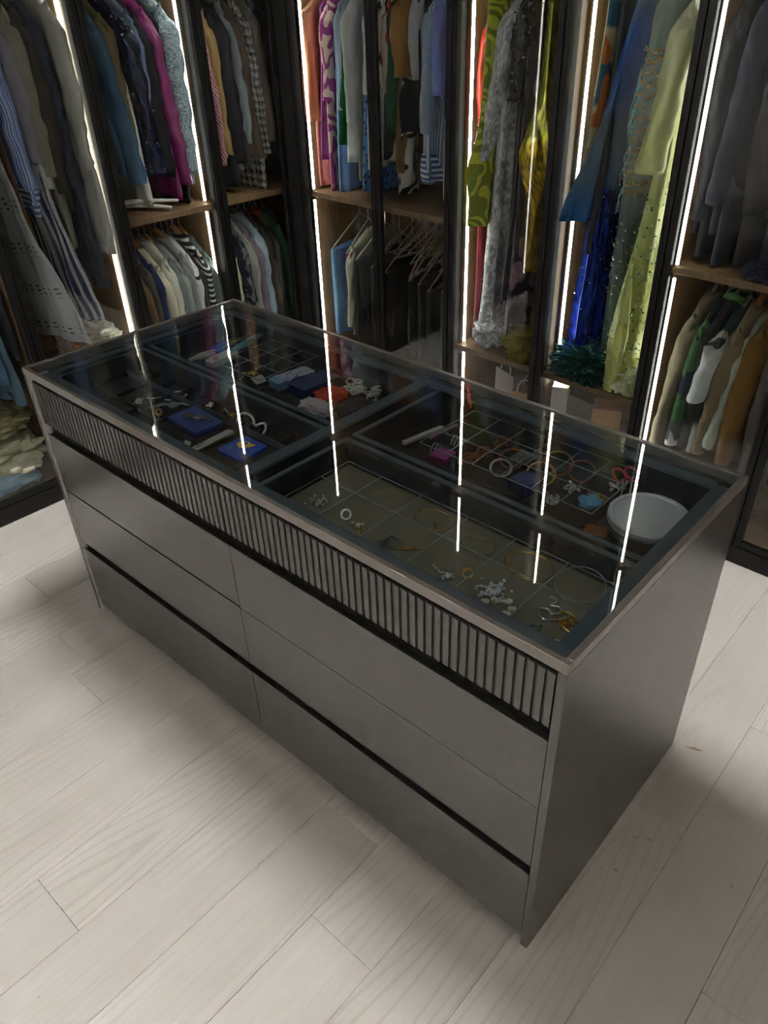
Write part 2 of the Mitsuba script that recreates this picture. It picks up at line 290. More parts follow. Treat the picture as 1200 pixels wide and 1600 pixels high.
# ---------------------------------------------------------------- wardrobes
def W(run, d0, d1, t0, t1, z0, z1, c=0.0):
    """box at depth d behind the door plane, t along the run"""
    if run == 'left': return box(XL - d1, XL - d0, t0, t1, z0, z1, c)
    return box(t0, t1, YR + d0, YR + d1, z0, z1, c)
ZT, ZP, ZS, ZLOW, LOFF = 2.47, 0.085, 1.005, 0.49, 0.020
def wardrobe(run, t0, t1, label, doors, mid, low, strip=None, rods=(), d1=DEP):
    k = thing('wardrobe', label, 'wardrobe', None)
    part(k, 'side_panel', W(run, 0.075, d1 - 0.012, t0, t0 + 0.011, ZP, ZT), 'walnut')
    part(k, 'side_panel', W(run, 0.075, d1 - 0.012, t1 - 0.011, t1, ZP, ZT), 'walnut')
    part(k, 'panel_front_shade', W(run, 0.026, 0.075, t0, t0 + 0.012, ZP, ZT), 'dark_liner')  # black stands for the unlit front of the side panel
    part(k, 'panel_front_shade', W(run, 0.026, 0.075, t1 - 0.012, t1, ZP, ZT), 'dark_liner')
    part(k, 'back_panel', W(run, d1 - 0.012, d1, t0, t1, 0.0, ZT), 'walnut')
    part(k, 'floor_panel', W(run, 0.026, d1 - 0.012, t0 + 0.012, t1 - 0.012, ZP - 0.018, ZP), 'walnut')
    part(k, 'plinth', W(run, 0.004, 0.03, t0, t1, 0, ZP - 0.012), 'dark_liner')
    part(k, 'top_panel', W(run, 0.0, d1, t0, t1, ZT, CZ), 'dark_liner')
    part(k, 'upper_shelf', W(run, 0.03, d1 - 0.012, t0 + 0.011, t1 - 0.011, 2.05, 2.072, 0.001), 'walnut')
    cuts = [(2.09, ZT - 0.02)]
    if mid: part(k, 'shelf', W(run, 0.05, d1 - 0.012, t0 + 0.011, t1 - 0.011, ZS - 0.024, ZS, 0.0015), 'walnut'); cuts += [(ZS + 0.008, 2.04), (ZP + 0.03, ZS - 0.036)]
    elif low: part(k, 'shelf', W(run, 0.05, d1 - 0.012, t0 + 0.011, t1 - 0.011, ZLOW - 0.024, ZLOW, 0.0015), 'walnut'); cuts += [(ZLOW + 0.008, 2.04), (ZP + 0.03, ZLOW - 0.036)]
    else: cuts += [(ZP + 0.02, 2.04)]
    for z in rods:
        a, b = W(run, 0.30, 0.30, t0, t0, z, z).vertices[0], W(run, 0.30, 0.30, t1, t1, z, z).vertices[0]
        part(k, 'rod', tube([a, b], 0.012, 12), 'black_metal', smooth=40)
    for sd, dd, *lo in strip or ():                  # side: +1 beside the low t panel, -1 beside the high t panel
        lo = lo[0] if lo else LOFF; ta = t0 + 0.011 + lo if sd > 0 else t1 - 0.011 - lo
        part(k, 'led_strip', cat(*[W(run, dd - 0.0045, dd + 0.0045, ta - 0.0045, ta + 0.0045, z0, z1) for z0, z1 in cuts]), 'white_plastic', emitter={'type': 'area', 'radiance': {'type': 'rgb', 'value': list(LED)}}, label='glowing vertical LED strip')
        part(k, 'strip_light_block', cat(*[W(run, dd - 0.0065, dd + 0.0065, *((ta - 0.0062, ta - 0.0049) if sd > 0 else (ta + 0.0049, ta + 0.0062)), z0, z1) for z0, z1 in cuts]), 'dark_liner')  # added dark plate that keeps the strip's light off the panel
        pa, pb = (t0 + 0.008, ta - 0.0045) if sd > 0 else (ta + 0.0045, t1 - 0.008)
        part(k, 'strip_bracket', cat(*[W(run, dd - 0.004, dd + 0.004, pa, pb, z - 0.004, z + 0.004) for z0, z1 in cuts for z in (z0 + 0.006, z1 - 0.006)]), 'chrome')
    for a, b in doors:
        g, f = 0.002, 0.024
        a, b = a + g, b - g; z0, z1 = 0.078, ZT + 0.02
        fr = cat(W(run, 0, 0.022, a, a + f, z0, z1, 0.0015), W(run, 0, 0.022, b - f, b, z0, z1, 0.0015), W(run, 0, 0.022, a + f, b - f, z0, z0 + f, 0.0015), W(run, 0, 0.022, a + f, b - f, z1 - f, z1, 0.0015))
        dk = part(k, 'door', fr, 'black_metal')
        if run == 'left': v = [(XL - 0.008, q, z) for q, z in ((a + f, z0 + f), (b - f, z0 + f), (b - f, z1 - f), (a + f, z1 - f))]
        else: v = [(q, YR + 0.008, z) for q, z in ((a + f, z0 + f), (b - f, z0 + f), (b - f, z1 - f), (a + f, z1 - f))]
        part(dk, 'pane', trimesh.Trimesh(v, [(0, 1, 2), (0, 2, 3)], process=False), 'glass', label='smoked glass pane')
    return k
ROD_U, ROD_L = 1.90, 0.955
YB = YR + DEP
wardrobe('left', -1.40, -0.46, 'left glass fronted wardrobe nearest the camera, beyond the picture edge', [(-1.40, -0.93), (-0.93, -0.46)], True, False, None, (ROD_U, ROD_L))
wardrobe('left', -0.46, 0.345, 'left wardrobe with folded jeans and knits on its floor, left of the island', [(-0.46, -0.05), (-0.05, 0.345)], False, False, [(1, 0.06)], (ROD_U,))
wardrobe('left', 0.345, 0.812, 'left wardrobe of long coats and striped dresses without a middle shelf', [(0.345, 0.812)], False, True, [(-1, 0.1015, 0.005)], (ROD_U,))
wardrobe('left', 0.812, 1.29, 'left wardrobe with the denim and magenta jackets above a full lower rail', [(0.812, 1.29)], True, False, [(-1, 0.085)], (ROD_U, ROD_L))
wardrobe('left', 1.29, YB, 'corner wardrobe with the houndstooth coat above grey knitwear', [(1.29, YR)], True, False, None, (ROD_U, ROD_L))
wardrobe('right', -0.655, 0.203, 'back wardrobe of blouses over wire hangers and trousers', [(-0.655, -0.192), (-0.192, 0.203)], True, False, [(1, 0.050)], (ROD_U, ROD_L))
wardrobe('right', 0.203, 0.655, 'back wardrobe with the olive and gold evening dresses', [(0.203, 0.655)], False, True, [(1, 0.083)], (ROD_U,))
wardrobe('right', 0.655, 1.112, 'back wardrobe with the blue cape and lime satin gown', [(0.655, 1.112)], False, True, [(1, 0.125), (-1, 0.16)], (ROD_U,))
wardrobe('right', 1.112, 2.03, 'back wardrobe with dark suits above hooded jackets, right of the lime gown', [(1.112, 1.57), (1.57, 2.03)], True, False, [(1, 0.046)], (ROD_U, ROD_L))
wardrobe('right', 2.03, 2.95, 'back wardrobe at the far right, beyond the picture edge', [(2.03, 2.49), (2.49, 2.95)], True, False, [(1, 0.06)], (ROD_U, ROD_L))
cp = thing('corner_post', 'black filler post where the left and back wardrobes meet', 'post')
scene[cp] = mikit.ply(box(XL, -0.656, YR, YR + 0.03, 0.0, CZ), 'black_metal')

# ---------------------------------------------------------------- the island
IL, IW, IH = 1.786, 0.748, 0.900
isl = thing('display_island', 'taupe dressing room island with a glass top and fluted upper drawers', 'island')
part(isl, 'end_panel', box(IL - 0.018, IL, 0, IW, 0, IH - 0.024, 0.0008), 'taupe_lacquer')
e = part(isl, 'end_panel', box(0, 0.018, 0, IW, 0, IH - 0.024, 0.0008), 'taupe_lacquer')
part(isl, 'pale_inner_face', box(0.018, 0.0200, 0.0006, 0.06, 0.002, IH - 0.025), 'pale_edge', label='pale inner face of the end panel')
part(isl, 'back_panel', box(0.018, IL - 0.018, IW - 0.02, IW - 0.002, 0.03, IH - 0.024), 'taupe_lacquer')
part(isl, 'plinth', box(0.018, IL - 0.018, 0.05, IW - 0.04, 0, 0.06), 'dark_gap')
part(isl, 'carcass', cat(box(0.0195, IL - 0.018, 0.03, 0.042, 0.03, 0.70), box(0.0195, IL - 0.018, 0.03, IW - 0.02, 0.695, 0.712), box(0.872, 0.899, 0.04, IW - 0.02, 0.712, 0.862), box(0.018, IL - 0.018, 0.355, 0.375, 0.712, 0.845)), 'drawer_dark')
SX = 0.8765
for x0, x1, s in ((0.0290, SX - 0.001, 0), (SX + 0.001, IL - 0.02, 1)):
    d = part(isl, 'fluted_drawer', box(x0, x1, 0.006, 0.024, 0.735, 0.864), 'dark_gap')
    n = int(round((x1 - x0) / 0.0203)); p = (x1 - x0) / n
    for i in range(n):
        a = x0 + i * p
        prof = [(a + 0.0003, 0.0062), (a + 0.0006, 0.0042), (a + 0.0060, 0.0018), (a + p - 0.0014, 0.0010), (a + p - 0.0005, 0.0062)]
        v = [(q[0], q[1], z) for z in (0.735, 0.864) for q in prof]
        part(d, 'slat', trimesh.convex.convex_hull(np.array(v)), 'taupe_lacquer')
for x0, x1 in ((0.0290, SX - 0.0012), (SX + 0.0012, IL - 0.02)):
    for z0, z1, nm in ((0.505, 0.697, 'drawer_front'), (0.306, 0.4995, 'drawer_front'), (0.031, 0.273, 'drawer_front')):
        if x0 > 0.5 and nm and z0 in (0.505,): z0 = 0.5015
        df = part(isl, nm, box(x0, x1, 0.003, 0.0080, z0, z1, 0.0008), 'taupe_lacquer'); part(df, 'finger_pull', box(x0, x1, 0.0080, 0.021, z0, z1 - (0.003 if z1 != 0.4995 else 0.0), 0), 'dark_gap')
part(isl, 'finger_groove', cat(box(0.0205, IL - 0.018, 0.022, 0.03, 0.69, 0.74), box(0.0205, IL - 0.018, 0.022, 0.03, 0.265, 0.31)), 'dark_gap')
fw = 0.013
part(isl, 'top_frame', cat(box(0, IL, 0, fw, IH - 0.024, IH, 0.0012), box(0, IL, IW - fw, IW, IH - 0.024, IH, 0.0012), box(0, fw, fw, IW - fw, IH - 0.024, IH, 0.0012), box(IL - fw, IL, fw, IW - fw, IH - 0.024, IH, 0.0012)), 'taupe_edge')
part(isl, 'glass_top', trimesh.Trimesh([(fw, fw, IH - 0.003), (IL - fw, fw, IH - 0.003), (IL - fw, IW - fw, IH - 0.003), (fw, IW - fw, IH - 0.003)], [(0, 1, 2), (0, 2, 3)], process=False), 'top_glass', label='clear glass top')
part(isl, 'inner_rim', cat(box(0.0195, IL - 0.018, 0.030, 0.064, 0.864, 0.870), box(0.0195, 0.040, 0.064, IW - 0.03, 0.864, 0.870), box(IL - 0.056, IL - 0.018, 0.064, IW - 0.03, 0.864, 0.870), box(0.04, IL - 0.056, IW - 0.05, IW - 0.02, 0.864, 0.870), box(0.868, 0.903, 0.064, IW - 0.05, 0.862, 0.869)), 'tray_rim')
DZ = 0.79
for x0, x1, y0, y1, m in ((0.045, 0.862, 0.045, 0.345, 'drawer_dark'), (0.945, IL - 0.055, 0.045, 0.345, 'drawer_olive'), (0.045, 0.862, 0.385, 0.725, 'drawer_dark'), (0.945, IL - 0.040, 0.385, 0.725, 'drawer_dark')):
    t = 0.012; k = part(isl, 'drawer_box', cat(box(x0, x1, y0, y1, DZ - 0.01, DZ)), m)
    part(k, 'wall', cat(box(x0 - t, x0, y0 - t, y1 + t, DZ - 0.01, 0.855), box(x1, x1 + t, y0 - t, y1 + t, DZ - 0.01, 0.855), box(x0, x1, y0 - t, y0, DZ - 0.01, 0.855), box(x0, x1, y1, y1 + t, DZ - 0.01, 0.855)), 'drawer_dark')
    part(k, 'rim', cat(box(x0 - t, x0, y0 - t, y1 + t, 0.855, 0.859), box(x1, x1 + t, y0 - t, y1 + t, 0.855, 0.859), box(x0, x1, y1, y1 + t, 0.855, 0.859), box(x0, x1, y0 - t, y0, 0.855, 0.859)), 'tray_rim')

# ---------------------------------------------------------------- clothes
def put_run(run, V):
    """local (u: from the rod towards the door, t: along the rod, z) to world"""
    V = np.asarray(V, float)
    if run == 'left': return np.stack([XL - 0.30 + V[:, 0], V[:, 1], V[:, 2]], 1)
    return np.stack([V[:, 1], YR + 0.30 - V[:, 0], V[:, 2]], 1)
def paint(col, P, s, rs, jit=0.0):
    """vertex colours: a plain colour, a list of (position down the garment, colour), or a function of (P, s)"""
    if callable(col): c = np.asarray(col(P, s), float)
    elif isinstance(col, list):
        q = [a for a, _ in col]; k = np.array([lin(b) for _, b in col]); c = np.stack([np.interp(s, q, k[:, i]) for i in range(3)], 1)
    else: c = np.broadcast_to(lin(col), (len(P), 3)).copy()
    c = c * (1 + 0.22 * (meshkit.fbm(P * 14, 2, 3)[:, None] - 0.5))
    if jit: c = c * (1 + jit * rs.uniform(-1, 1, (len(P), 1)))
    return np.clip(c, 0, 0.95)
def surface(parent, name, run, V, F, col, s, mat, rs, pat=None, smooth=True, uv=None, label=None):
    Wd = put_run(run, V)
    m = trimesh.Trimesh(Wd, F, process=False)
    if pat: u = uv.copy(); u[:, 0] += 10 * pat; return part(parent, name, m, 'printed_satin' if mat == 'satin' else 'printed', smooth=smooth, uv=u, label=label)
    return part(parent, name, m, mat, smooth=(False if mat == 'sequin' else smooth), color=paint(col, V, s, rs, 0.75 if mat == 'sequin' else 0.05), label=label)
def body(parent, run, t, zt, zh, W, th, flare, fb, fold, nf, du, lean, twist, seed, col, mat, pat, name='body', neck=0.085, arm=0.0, waist=0.0, dense=1.0, label=None, bulge=None, uo=0.0):
    rs = np.random.RandomState(seed)
    N = int(64 * dense); L = zt - zh
    zs = list(zt + neck * (1 - np.linspace(0, 1, 7))) if neck > 0 else [zt]
    kn = len(zs); nb = max(6, int(L / (0.032 / dense))); zs += list(zt - L * (np.arange(1, nb + 1) / nb))
    ph = np.linspace(0, 2 * np.pi, N, endpoint=False); c, sn = np.cos(ph), np.sin(ph)
    cu, ct = np.sign(c) * np.abs(c) ** 0.72, np.sign(sn) * np.abs(sn) ** 0.75
    arc = np.concatenate([[0], np.cumsum(np.hypot(np.diff(cu * W), np.diff(ct * th)))])
    o = rs.uniform(0, 6.28, 4); R = []; S = []; UV = []
    for i, z in enumerate(zs):
        if i < kn and neck > 0:
            q = i / (kn - 1); a = 0.055 + (W - 0.055) * q ** 0.85; af = ab = a; b = 0.028 + (th - 0.028) * q; s = 0.0
            if q > 0.8: af = ab = a
        else:
            s = (zt - z) / L; k = math.exp(-((s * L - 0.16) / 0.1) ** 2) * arm + waist * math.exp(-((s - 0.35) / 0.18) ** 2)
            af = W * (1 - k) + flare * s ** 1.3; ab = W * (1 - k) + fb * s ** 1.3
            b = th * (1 + 0.25 * math.sin(2.2 * s + o[0]))
            if bulge: b *= 1 + bulge[1] * math.exp(-((s - bulge[0]) / 0.15) ** 2); af *= 1 + 0.4 * bulge[1] * math.exp(-((s - bulge[0]) / 0.15) ** 2)
        u = np.where(c > 0, af * cu, ab * cu)
        ramp = 0.25 + 0.75 * min(1, s * 1.6)
        f = fold * ramp * np.sin(nf * np.pi * u / W + o[1] + 1.6 * s + 1.2 * math.sin(3 * s + o[2])) + 0.45 * fold * ramp * np.sin(2.3 * nf * np.pi * u / W + o[3] - 2 * s)
        tt = b * ct + f + lean * s + twist * (u / W) * s
        rough = meshkit.fbm(np.stack([u * 9, tt * 9, np.full(N, z * 6)], 1) + seed, 2, 1) - 0.5
        tt = tt + 0.018 * rough * ramp; u = u + 0.014 * rough + du * s + uo
        R.append(np.stack([u, t + tt, np.full(N, z) + (0.012 * np.sin(2 * u / W + o[2]) * s if s > 0.9 else 0)], 1)); S += [s] * N; UV.append(np.stack([arc, np.full(N, z)], 1))
    last = R[-1]; cen = last.mean(0)
    R.append(cen + (last - cen) * 0.9 + [0, 0, 0.02]); S += [1.0] * N; UV.append(UV[-1])
    V = np.vstack(R); M = len(R)
    F = grid(V, N, M)
    top, bot = len(V), len(V) + 1
    V = np.vstack([V, R[0].mean(0) - [0, 0, 0.02], cen + [0, 0, 0.05]]); S = np.array(S + [0, 1.0]); UV = np.vstack(UV + [[[0, zt], [0, zh]]])
    k = np.arange(N); F = np.vstack([F, np.stack([np.full(N, top), (k + 1) % N, k], 1), np.stack([np.full(N, bot), (M - 1) * N + k, (M - 1) * N + (k + 1) % N], 1)])
    return surface(parent, name, run, V, F, col, S, mat, rs, pat, uv=UV, label=label)
def sleeve(parent, run, u0, t, zt, L, r, out, dt, seed, col, mat, pat, name='sleeve', cuff=None, rt=None, flareout=0.0, sway=0.0):
    rs = np.random.RandomState(seed); N = 24; M = max(10, int(L / 0.022))
    ph = np.linspace(0, 2 * np.pi, N, endpoint=False); o = rs.uniform(0, 6.28, 3); rt = rt or r * 0.7
    R, S, UV = [], [], []; arc = ph * r
    for i in range(M + 1):
        q = i / M; dome = math.sqrt(max(0.02, 1 - (1 - min(1, q / 0.12)) ** 2))
        k = (1 - 0.28 * q + flareout * q ** 3) * dome; wr = 1 + 0.07 * np.sin(3 * ph + 9 * q + o[0]) + 0.06 * math.sin(q * L * 75 + o[1]) * math.exp(-((q - 0.55) / 0.2) ** 2)
        cuu = u0 + out * math.sin(min(1, q * 1.3) * 1.57) + 0.012 * math.sin(5 * q + o[2]) * q; ctt = t + dt * q + sway * math.sin(3.14 * q)
        z = zt + 0.012 - L * q
        p = np.stack([cuu + r * k * wr * np.cos(ph), ctt + rt * k * wr * np.sin(ph), z + 0.03 * np.cos(ph) * (-1) * (1 - q) * np.sign(u0 + 1e-6)], 1)
        p += 0.016 * (meshkit.fbm(p * 17 + seed, 2)[:, None] - 0.5) * [1, 1, 0]
        R.append(p); S += [q] * N; UV.append(np.stack([arc + 3, np.full(N, z)], 1))
    cen = R[-1].mean(0); R.append(cen + (R[-1] - cen) * 0.82 + [0, 0, 0.015]); S += [1.0] * N; UV.append(UV[-1])
    V = np.vstack(R); n = len(V); F = grid(V, N, M + 2)
    V = np.vstack([V, R[0].mean(0) + [0, 0, 0.004], cen + [0, 0, 0.05]]); S = np.array(S + [0, 1.0]); UV = np.vstack(UV + [[[3, zt], [3, zt - L]]])
    k = np.arange(N); F = np.vstack([F, np.stack([np.full(N, n), (k + 1) % N, k], 1), np.stack([np.full(N, n + 1), (M + 1) * N + k, (M + 1) * N + (k + 1) % N], 1)])
    key = surface(parent, name, run, V, F, col, S, mat, rs, pat, uv=UV)
    if cuff:
        h, cc = cuff; z1 = zt + 0.012 - L; a = np.stack([R[-2]] , 0)[0]
        base = a.copy(); c0 = base.mean(0); rings = [c0 + (base - c0) * 1.06 + [0, 0, h], c0 + (base - c0) * 1.09 + [0, 0, h * 0.5], c0 + (base - c0) * 1.06 - [0, 0, 0.003], c0 + (base - c0) * 0.8 - [0, 0, 0.001]]
        Vc = np.vstack(rings); surface(key, 'cuff', run, Vc, grid(Vc, N, 4), cc, np.ones(len(Vc)), mat if mat != 'sequin' else 'fabric', rs)
    return key
def hanger(run, t, zt, zr, mat='black_plastic', W=0.19, rise=0.085, tilt=0.0, label=None, group=None, thick=0.005):
    k = thing('clothes_hanger', label or {'black_plastic': 'slim dark hanger on a wardrobe rail, inside a garment', 'hanger_wood': 'pale wooden hanger on a lower wardrobe rail, carrying a garment', 'hanger_wire': 'thin grey wire hanger on a lower wardrobe rail, carrying a garment', 'white_plastic': 'white plastic hanger on a lower wardrobe rail, carrying a garment', 'hanger_rose': 'rose coloured metal hanger on the lower rail of the back wardrobe'}[mat], 'hanger', group or {'black_plastic': 'dark hangers on the rails', 'hanger_wood': 'wooden hangers on the lower rails', 'hanger_wire': 'wire hangers on the lower rails', 'white_plastic': 'white hangers on the lower rails', 'hanger_rose': 'rose metal hangers on the lower rail'}[mat])
    top = zt + rise + 0.02
    P = put_run(run, [(-W, t - tilt, zt + 0.005), (-W * 0.5, t - tilt / 2, zt + rise * 0.62), (0, t, top), (W * 0.5, t + tilt / 2, zt + rise * 0.62), (W, t + tilt, zt + 0.005)])
    part(k, 'arms', tube(P, [thick, thick * 1.4, thick * 1.6, thick * 1.4, thick], 8), mat, smooth=50)
    if mat in ('hanger_wire', 'hanger_rose', 'white_plastic'):
        P = put_run(run, [(-W, t - tilt, zt + 0.005), (0, t, zt), (W, t + tilt, zt + 0.005)]); part(k, 'bar', tube(P, thick * 0.8, 6), mat, smooth=50)
    rr = 0.016; a = np.radians(np.linspace(-70, 180, 14))
    hk = [(0, t, top)] + [(0, t, zr - 0.03)] + [(rr * math.sin(x) * 1.0, t, zr + rr * math.cos(x) * 1.0 - 0.002) for x in a[::-1]]
    part(k, 'hook', tube(put_run(run, hk), 0.0022, 6), 'chrome' if mat != 'hanger_rose' else mat, smooth=50)
    return k
GSEED = [100]
def hang_label(mat, label):
    w = label.split()[:11]
    while w[-1] in ('the', 'a', 'an', 'of', 'on', 'in', 'at', 'to', 'and', 'with', 'right', 'left', 'beside', 'between', 'behind', 'under', 'over', 'its', 'whose', 'below', 'above', 'next', 'from', 'nearest', 'far', 'lower', 'upper', 'middle', 'hem', 'black', 'white', 'navy', 'blue', 'whose', 'shows', 'hanging', 'for'): w = w[:-1]
    return {'black_plastic': 'slim dark hanger inside the ', 'hanger_wood': 'wooden hanger carrying the ', 'hanger_wire': 'thin wire hanger carrying the ', 'white_plastic': 'white hanger carrying the ', 'hanger_rose': 'rose metal hanger carrying the '}[mat] + ' '.join(w).rstrip(',')
def G(cat_, name, label, run, t, zt, zh, col, mat='fabric', W=0.195, th=0.022, flare=0.0, fb=0.0, fold=0.007, nf=3, du=0.0, lean=0.0, twist=0.0, pat=None, sl=0.0, sr=0.052, srt=None, sout=0.012, sdt=0.0, scol=None, cuff=None, collar=None, hang='black_plastic', waist=0.0, group=None, hem=None, dense=1.0, neck=0.085, spat=None, soff=0.0, bulge=None, sway=0.0, sflare=0.0, uo=0.0):
    GSEED[0] += 1; sd = GSEED[0]
    k = thing(name, label, cat_, group)
    body(k, run, t, zt, zh, W, th, flare, fb, fold, nf, du, lean, twist, sd, col, mat, pat, arm=0.16 if sl else 0.0, waist=waist, dense=dense, neck=neck, bulge=bulge, uo=uo)
    if sl:
        for sg in (1, -1):
            sleeve(k, run, sg * (W * 0.90) + uo, t + soff, zt, sl, sr, sg * sout, sdt + lean * sl * 0.6, sd + 7 * sg, scol or col, mat, (spat or pat) if not scol else None, cuff=cuff, rt=srt, sway=sway, flareout=sflare)
    if hem:                                         # (height, colour or pattern number)
        h, hc = hem; rs = np.random.RandomState(sd)
        body(k, run, t + lean, zh + h, zh - 0.004, W * 0.99 + 0.006 + (flare + fb) * 0.0, th * 1.12 + 0.003, flare * 0.1 + 0.002, fb * 0.1, fold, nf, 0, 0, 0, sd, hc if not isinstance(hc, int) else (200, 200, 200), 'fabric', hc if isinstance(hc, int) else None, name='hem_band', neck=0)
    if collar:
        a = np.radians(np.linspace(0, 360, 28, endpoint=False)); z = zt + 0.075
        P = np.stack([0.062 * np.cos(a), t + 0.03 * np.sin(a), z + 0.014 * np.cos(a * 2)], 1); m = tube(P, 0.014, 8, closed=True)
        rs = np.random.RandomState(sd); surface(k, 'collar', run, m.vertices, m.faces, collar, np.zeros(len(m.vertices)), 'fabric', rs)
    if hang: hanger(run, t, zt, ROD_U if zt > 1.2 else ROD_L, hang, W=min(0.19, W * 0.9), label=hang_label(hang, label), thick=0.004 if hang != 'hanger_wood' else 0.008)
    return k

# --- left wardrobe of long coats (t from 0.36 to 0.79), nearest first
lf = 'left'
G('dress', 'eyelet_dress', 'long white eyelet dress flaring to its hem at the left end of the coat wardrobe', lf, 0.425, 1.66, 0.60, (190, 204, 210), pat=11, W=0.16, th=0.02, flare=0.12, fb=0.05, fold=0.012, nf=3, lean=0.05, twist=0.05, sl=0.2, sr=0.04)
G('dress', 'sequined_dress', 'narrow brown and green sequined dress just behind the white eyelet dress', lf, 0.475, 1.62, 0.55, [(0, (110, 36, 22)), (0.2, (32, 74, 60)), (0.4, (120, 50, 26)), (0.6, (150, 120, 40)), (0.8, (130, 60, 34)), (1, (170, 120, 110))], 'sequin', W=0.17, th=0.012, flare=0.0, lean=0.06, fold=0.004)
G('shirt', 'striped_shirt', 'blue shirt with white stripes between the sequined dress and the striped dress', lf, 0.53, 1.66, 1.07, (90, 120, 190), pat=1, W=0.19, th=0.018, sl=0.5, sr=0.045, lean=0.03, hem=(0.10, 21))
G('dress', 'striped_dress', 'long navy and white striped dress with a slit hem beside the white eyelet dress', lf, 0.565, 1.62, 0.645, (60, 70, 110), pat=2, W=0.17, th=0.018, flare=0.07, fb=0.03, fold=0.012, nf=4, lean=0.06, twist=0.02)
G('cardigan', 'cardigan', 'grey lavender knit cardigan over a white hem with a black trim', lf, 0.592, 1.66, 1.15, (132, 128, 140), W=0.19, th=0.02, sl=0.42, sr=0.05, lean=0.015, hem=(0.11, (196, 200, 194)))
G('coat', 'coat', 'long beige grey coat left of the dark coats', lf, 0.618, 1.69, 0.95, (128, 126, 112), W=0.2, th=0.02, sl=0.5, sr=0.05, lean=0.03)
G('coat', 'coat', 'long dark brown coat ending above the shoe level, between beige and navy coats', lf, 0.652, 1.69, 1.08, (44, 40, 36), W=0.205, th=0.022, sl=0.56, sr=0.055, lean=0.02)
G('coat', 'coat', 'long dark navy tweed coat with a pale hem edge next to the grey wool coat', lf, 0.682, 1.69, 0.775, (34, 40, 60), pat=23, W=0.205, th=0.028, sl=0.55, sr=0.055, lean=0.055, flare=0.03)
G('coat', 'coat', 'long grey herringbone wool coat nearest the bright LED strip', lf, 0.757, 1.70, 0.90, (140, 140, 136), pat=10, W=0.205, th=0.022, sl=0.50, sr=0.062, srt=0.026, lean=0.004, sdt=0.0, sout=0.012, flare=0.055, uo=0.029)
# --- left wardrobe with folded jeans on its floor
for i, (t, zh, c, pat, lab) in enumerate([
        (0.05, 0.62, (60, 80, 120), 19, 'washed denim jacket at the far left end of the rail'), (0.10, 0.55, (40, 48, 70), None, 'long navy dress hanging at the far left'),
        (0.16, 0.44, (70, 110, 150), 19, 'long pale denim dress hanging over the folded jeans'), (0.21, 0.50, (40, 60, 90), 19, 'dark denim shirt dress left of the lace blouse'),
        (0.255, 0.40, (90, 120, 140), None, 'long blue grey chambray dress with a low hem'), (0.29, 0.60, (24, 26, 34), None, 'long black dress beside the wardrobe divider')]):
    G('dress' if 'dress' in lab else 'jacket', 'dress' if 'dress' in lab else 'denim_jacket', lab, lf, t, 1.64, zh, c, pat=pat, W=0.19, th=0.017, fold=0.011, sl=0.5, sr=0.046, lean=0.02, flare=0.03)
G('blouse', 'lace_blouse', 'white lace blouse with an eyelet hem at the left picture edge', lf, 0.30, 1.45, 0.745, (206, 208, 200), pat=11, W=0.18, th=0.016, fold=0.008, sl=0.3, sr=0.045, lean=0.015)
# --- left wardrobe with the jackets
G('jacket', 'denim_jacket', 'mid blue denim jacket with a buttoned cuff left of the olive jacket', lf, 0.915, 1.66, 1.16, (70, 106, 150), pat=19, W=0.2, th=0.026, sl=0.54, sr=0.062, srt=0.04, sdt=0.05, lean=0.02, cuff=(0.05, (86, 122, 160)))
G('jacket', 'jacket', 'olive green field jacket with a beige lining behind the denim jacket', lf, 0.965, 1.66, 1.20, (96, 92, 66), W=0.2, th=0.02, sl=0.4, sr=0.045, scol=(120, 110, 80), lean=0.02)
G('shirt', 'shirt', 'white shirt whose hem shows below the navy sequined jacket', lf, 0.99, 1.62, 1.03, (206, 206, 198), W=0.19, th=0.018, lean=0.03)
G('jacket', 'sequined_jacket', 'dark navy jacket with scattered sparkling sequins', lf, 1.025, 1.67, 1.15, (26, 34, 60), 'sequin', W=0.205, th=0.026, sl=0.53, sr=0.06, srt=0.04, sdt=0.04, lean=0.02, dense=1.4)
G('jacket', 'jacket', 'blue grey melange blazer between the navy sequins and the black jacket', lf, 1.07, 1.67, 1.2, (96, 110, 132), W=0.205, th=0.02, sl=0.45, sr=0.045, srt=0.025, sdt=0.02, lean=0.01)
G('jacket', 'jacket', 'plain black jacket left of the magenta jacket', lf, 1.095, 1.66, 1.13, (22, 22, 26), W=0.205, th=0.024, sl=0.52, sr=0.055, lean=0.04)
G('jacket', 'leather_jacket', 'magenta leather jacket with a long straight hem', lf, 1.14, 1.68, 1.035, (116, 40, 90), 'satin', W=0.205, th=0.024, sl=0.60, sr=0.052, srt=0.034, sdt=0.04, lean=0.02)
G('jacket', 'jacket', 'black wool jacket between the magenta jacket and the tweed jacket', lf, 1.18, 1.66, 1.02, (20, 21, 25), W=0.2, th=0.018, lean=0.02)
G('jacket', 'tweed_jacket', 'blue grey tweed jacket beside the LED strip', lf, 1.222, 1.685, 1.09, (130, 150, 156), pat=22, W=0.205, th=0.024, sl=0.57, sr=0.056, srt=0.038, sdt=0.0, lean=0.0)
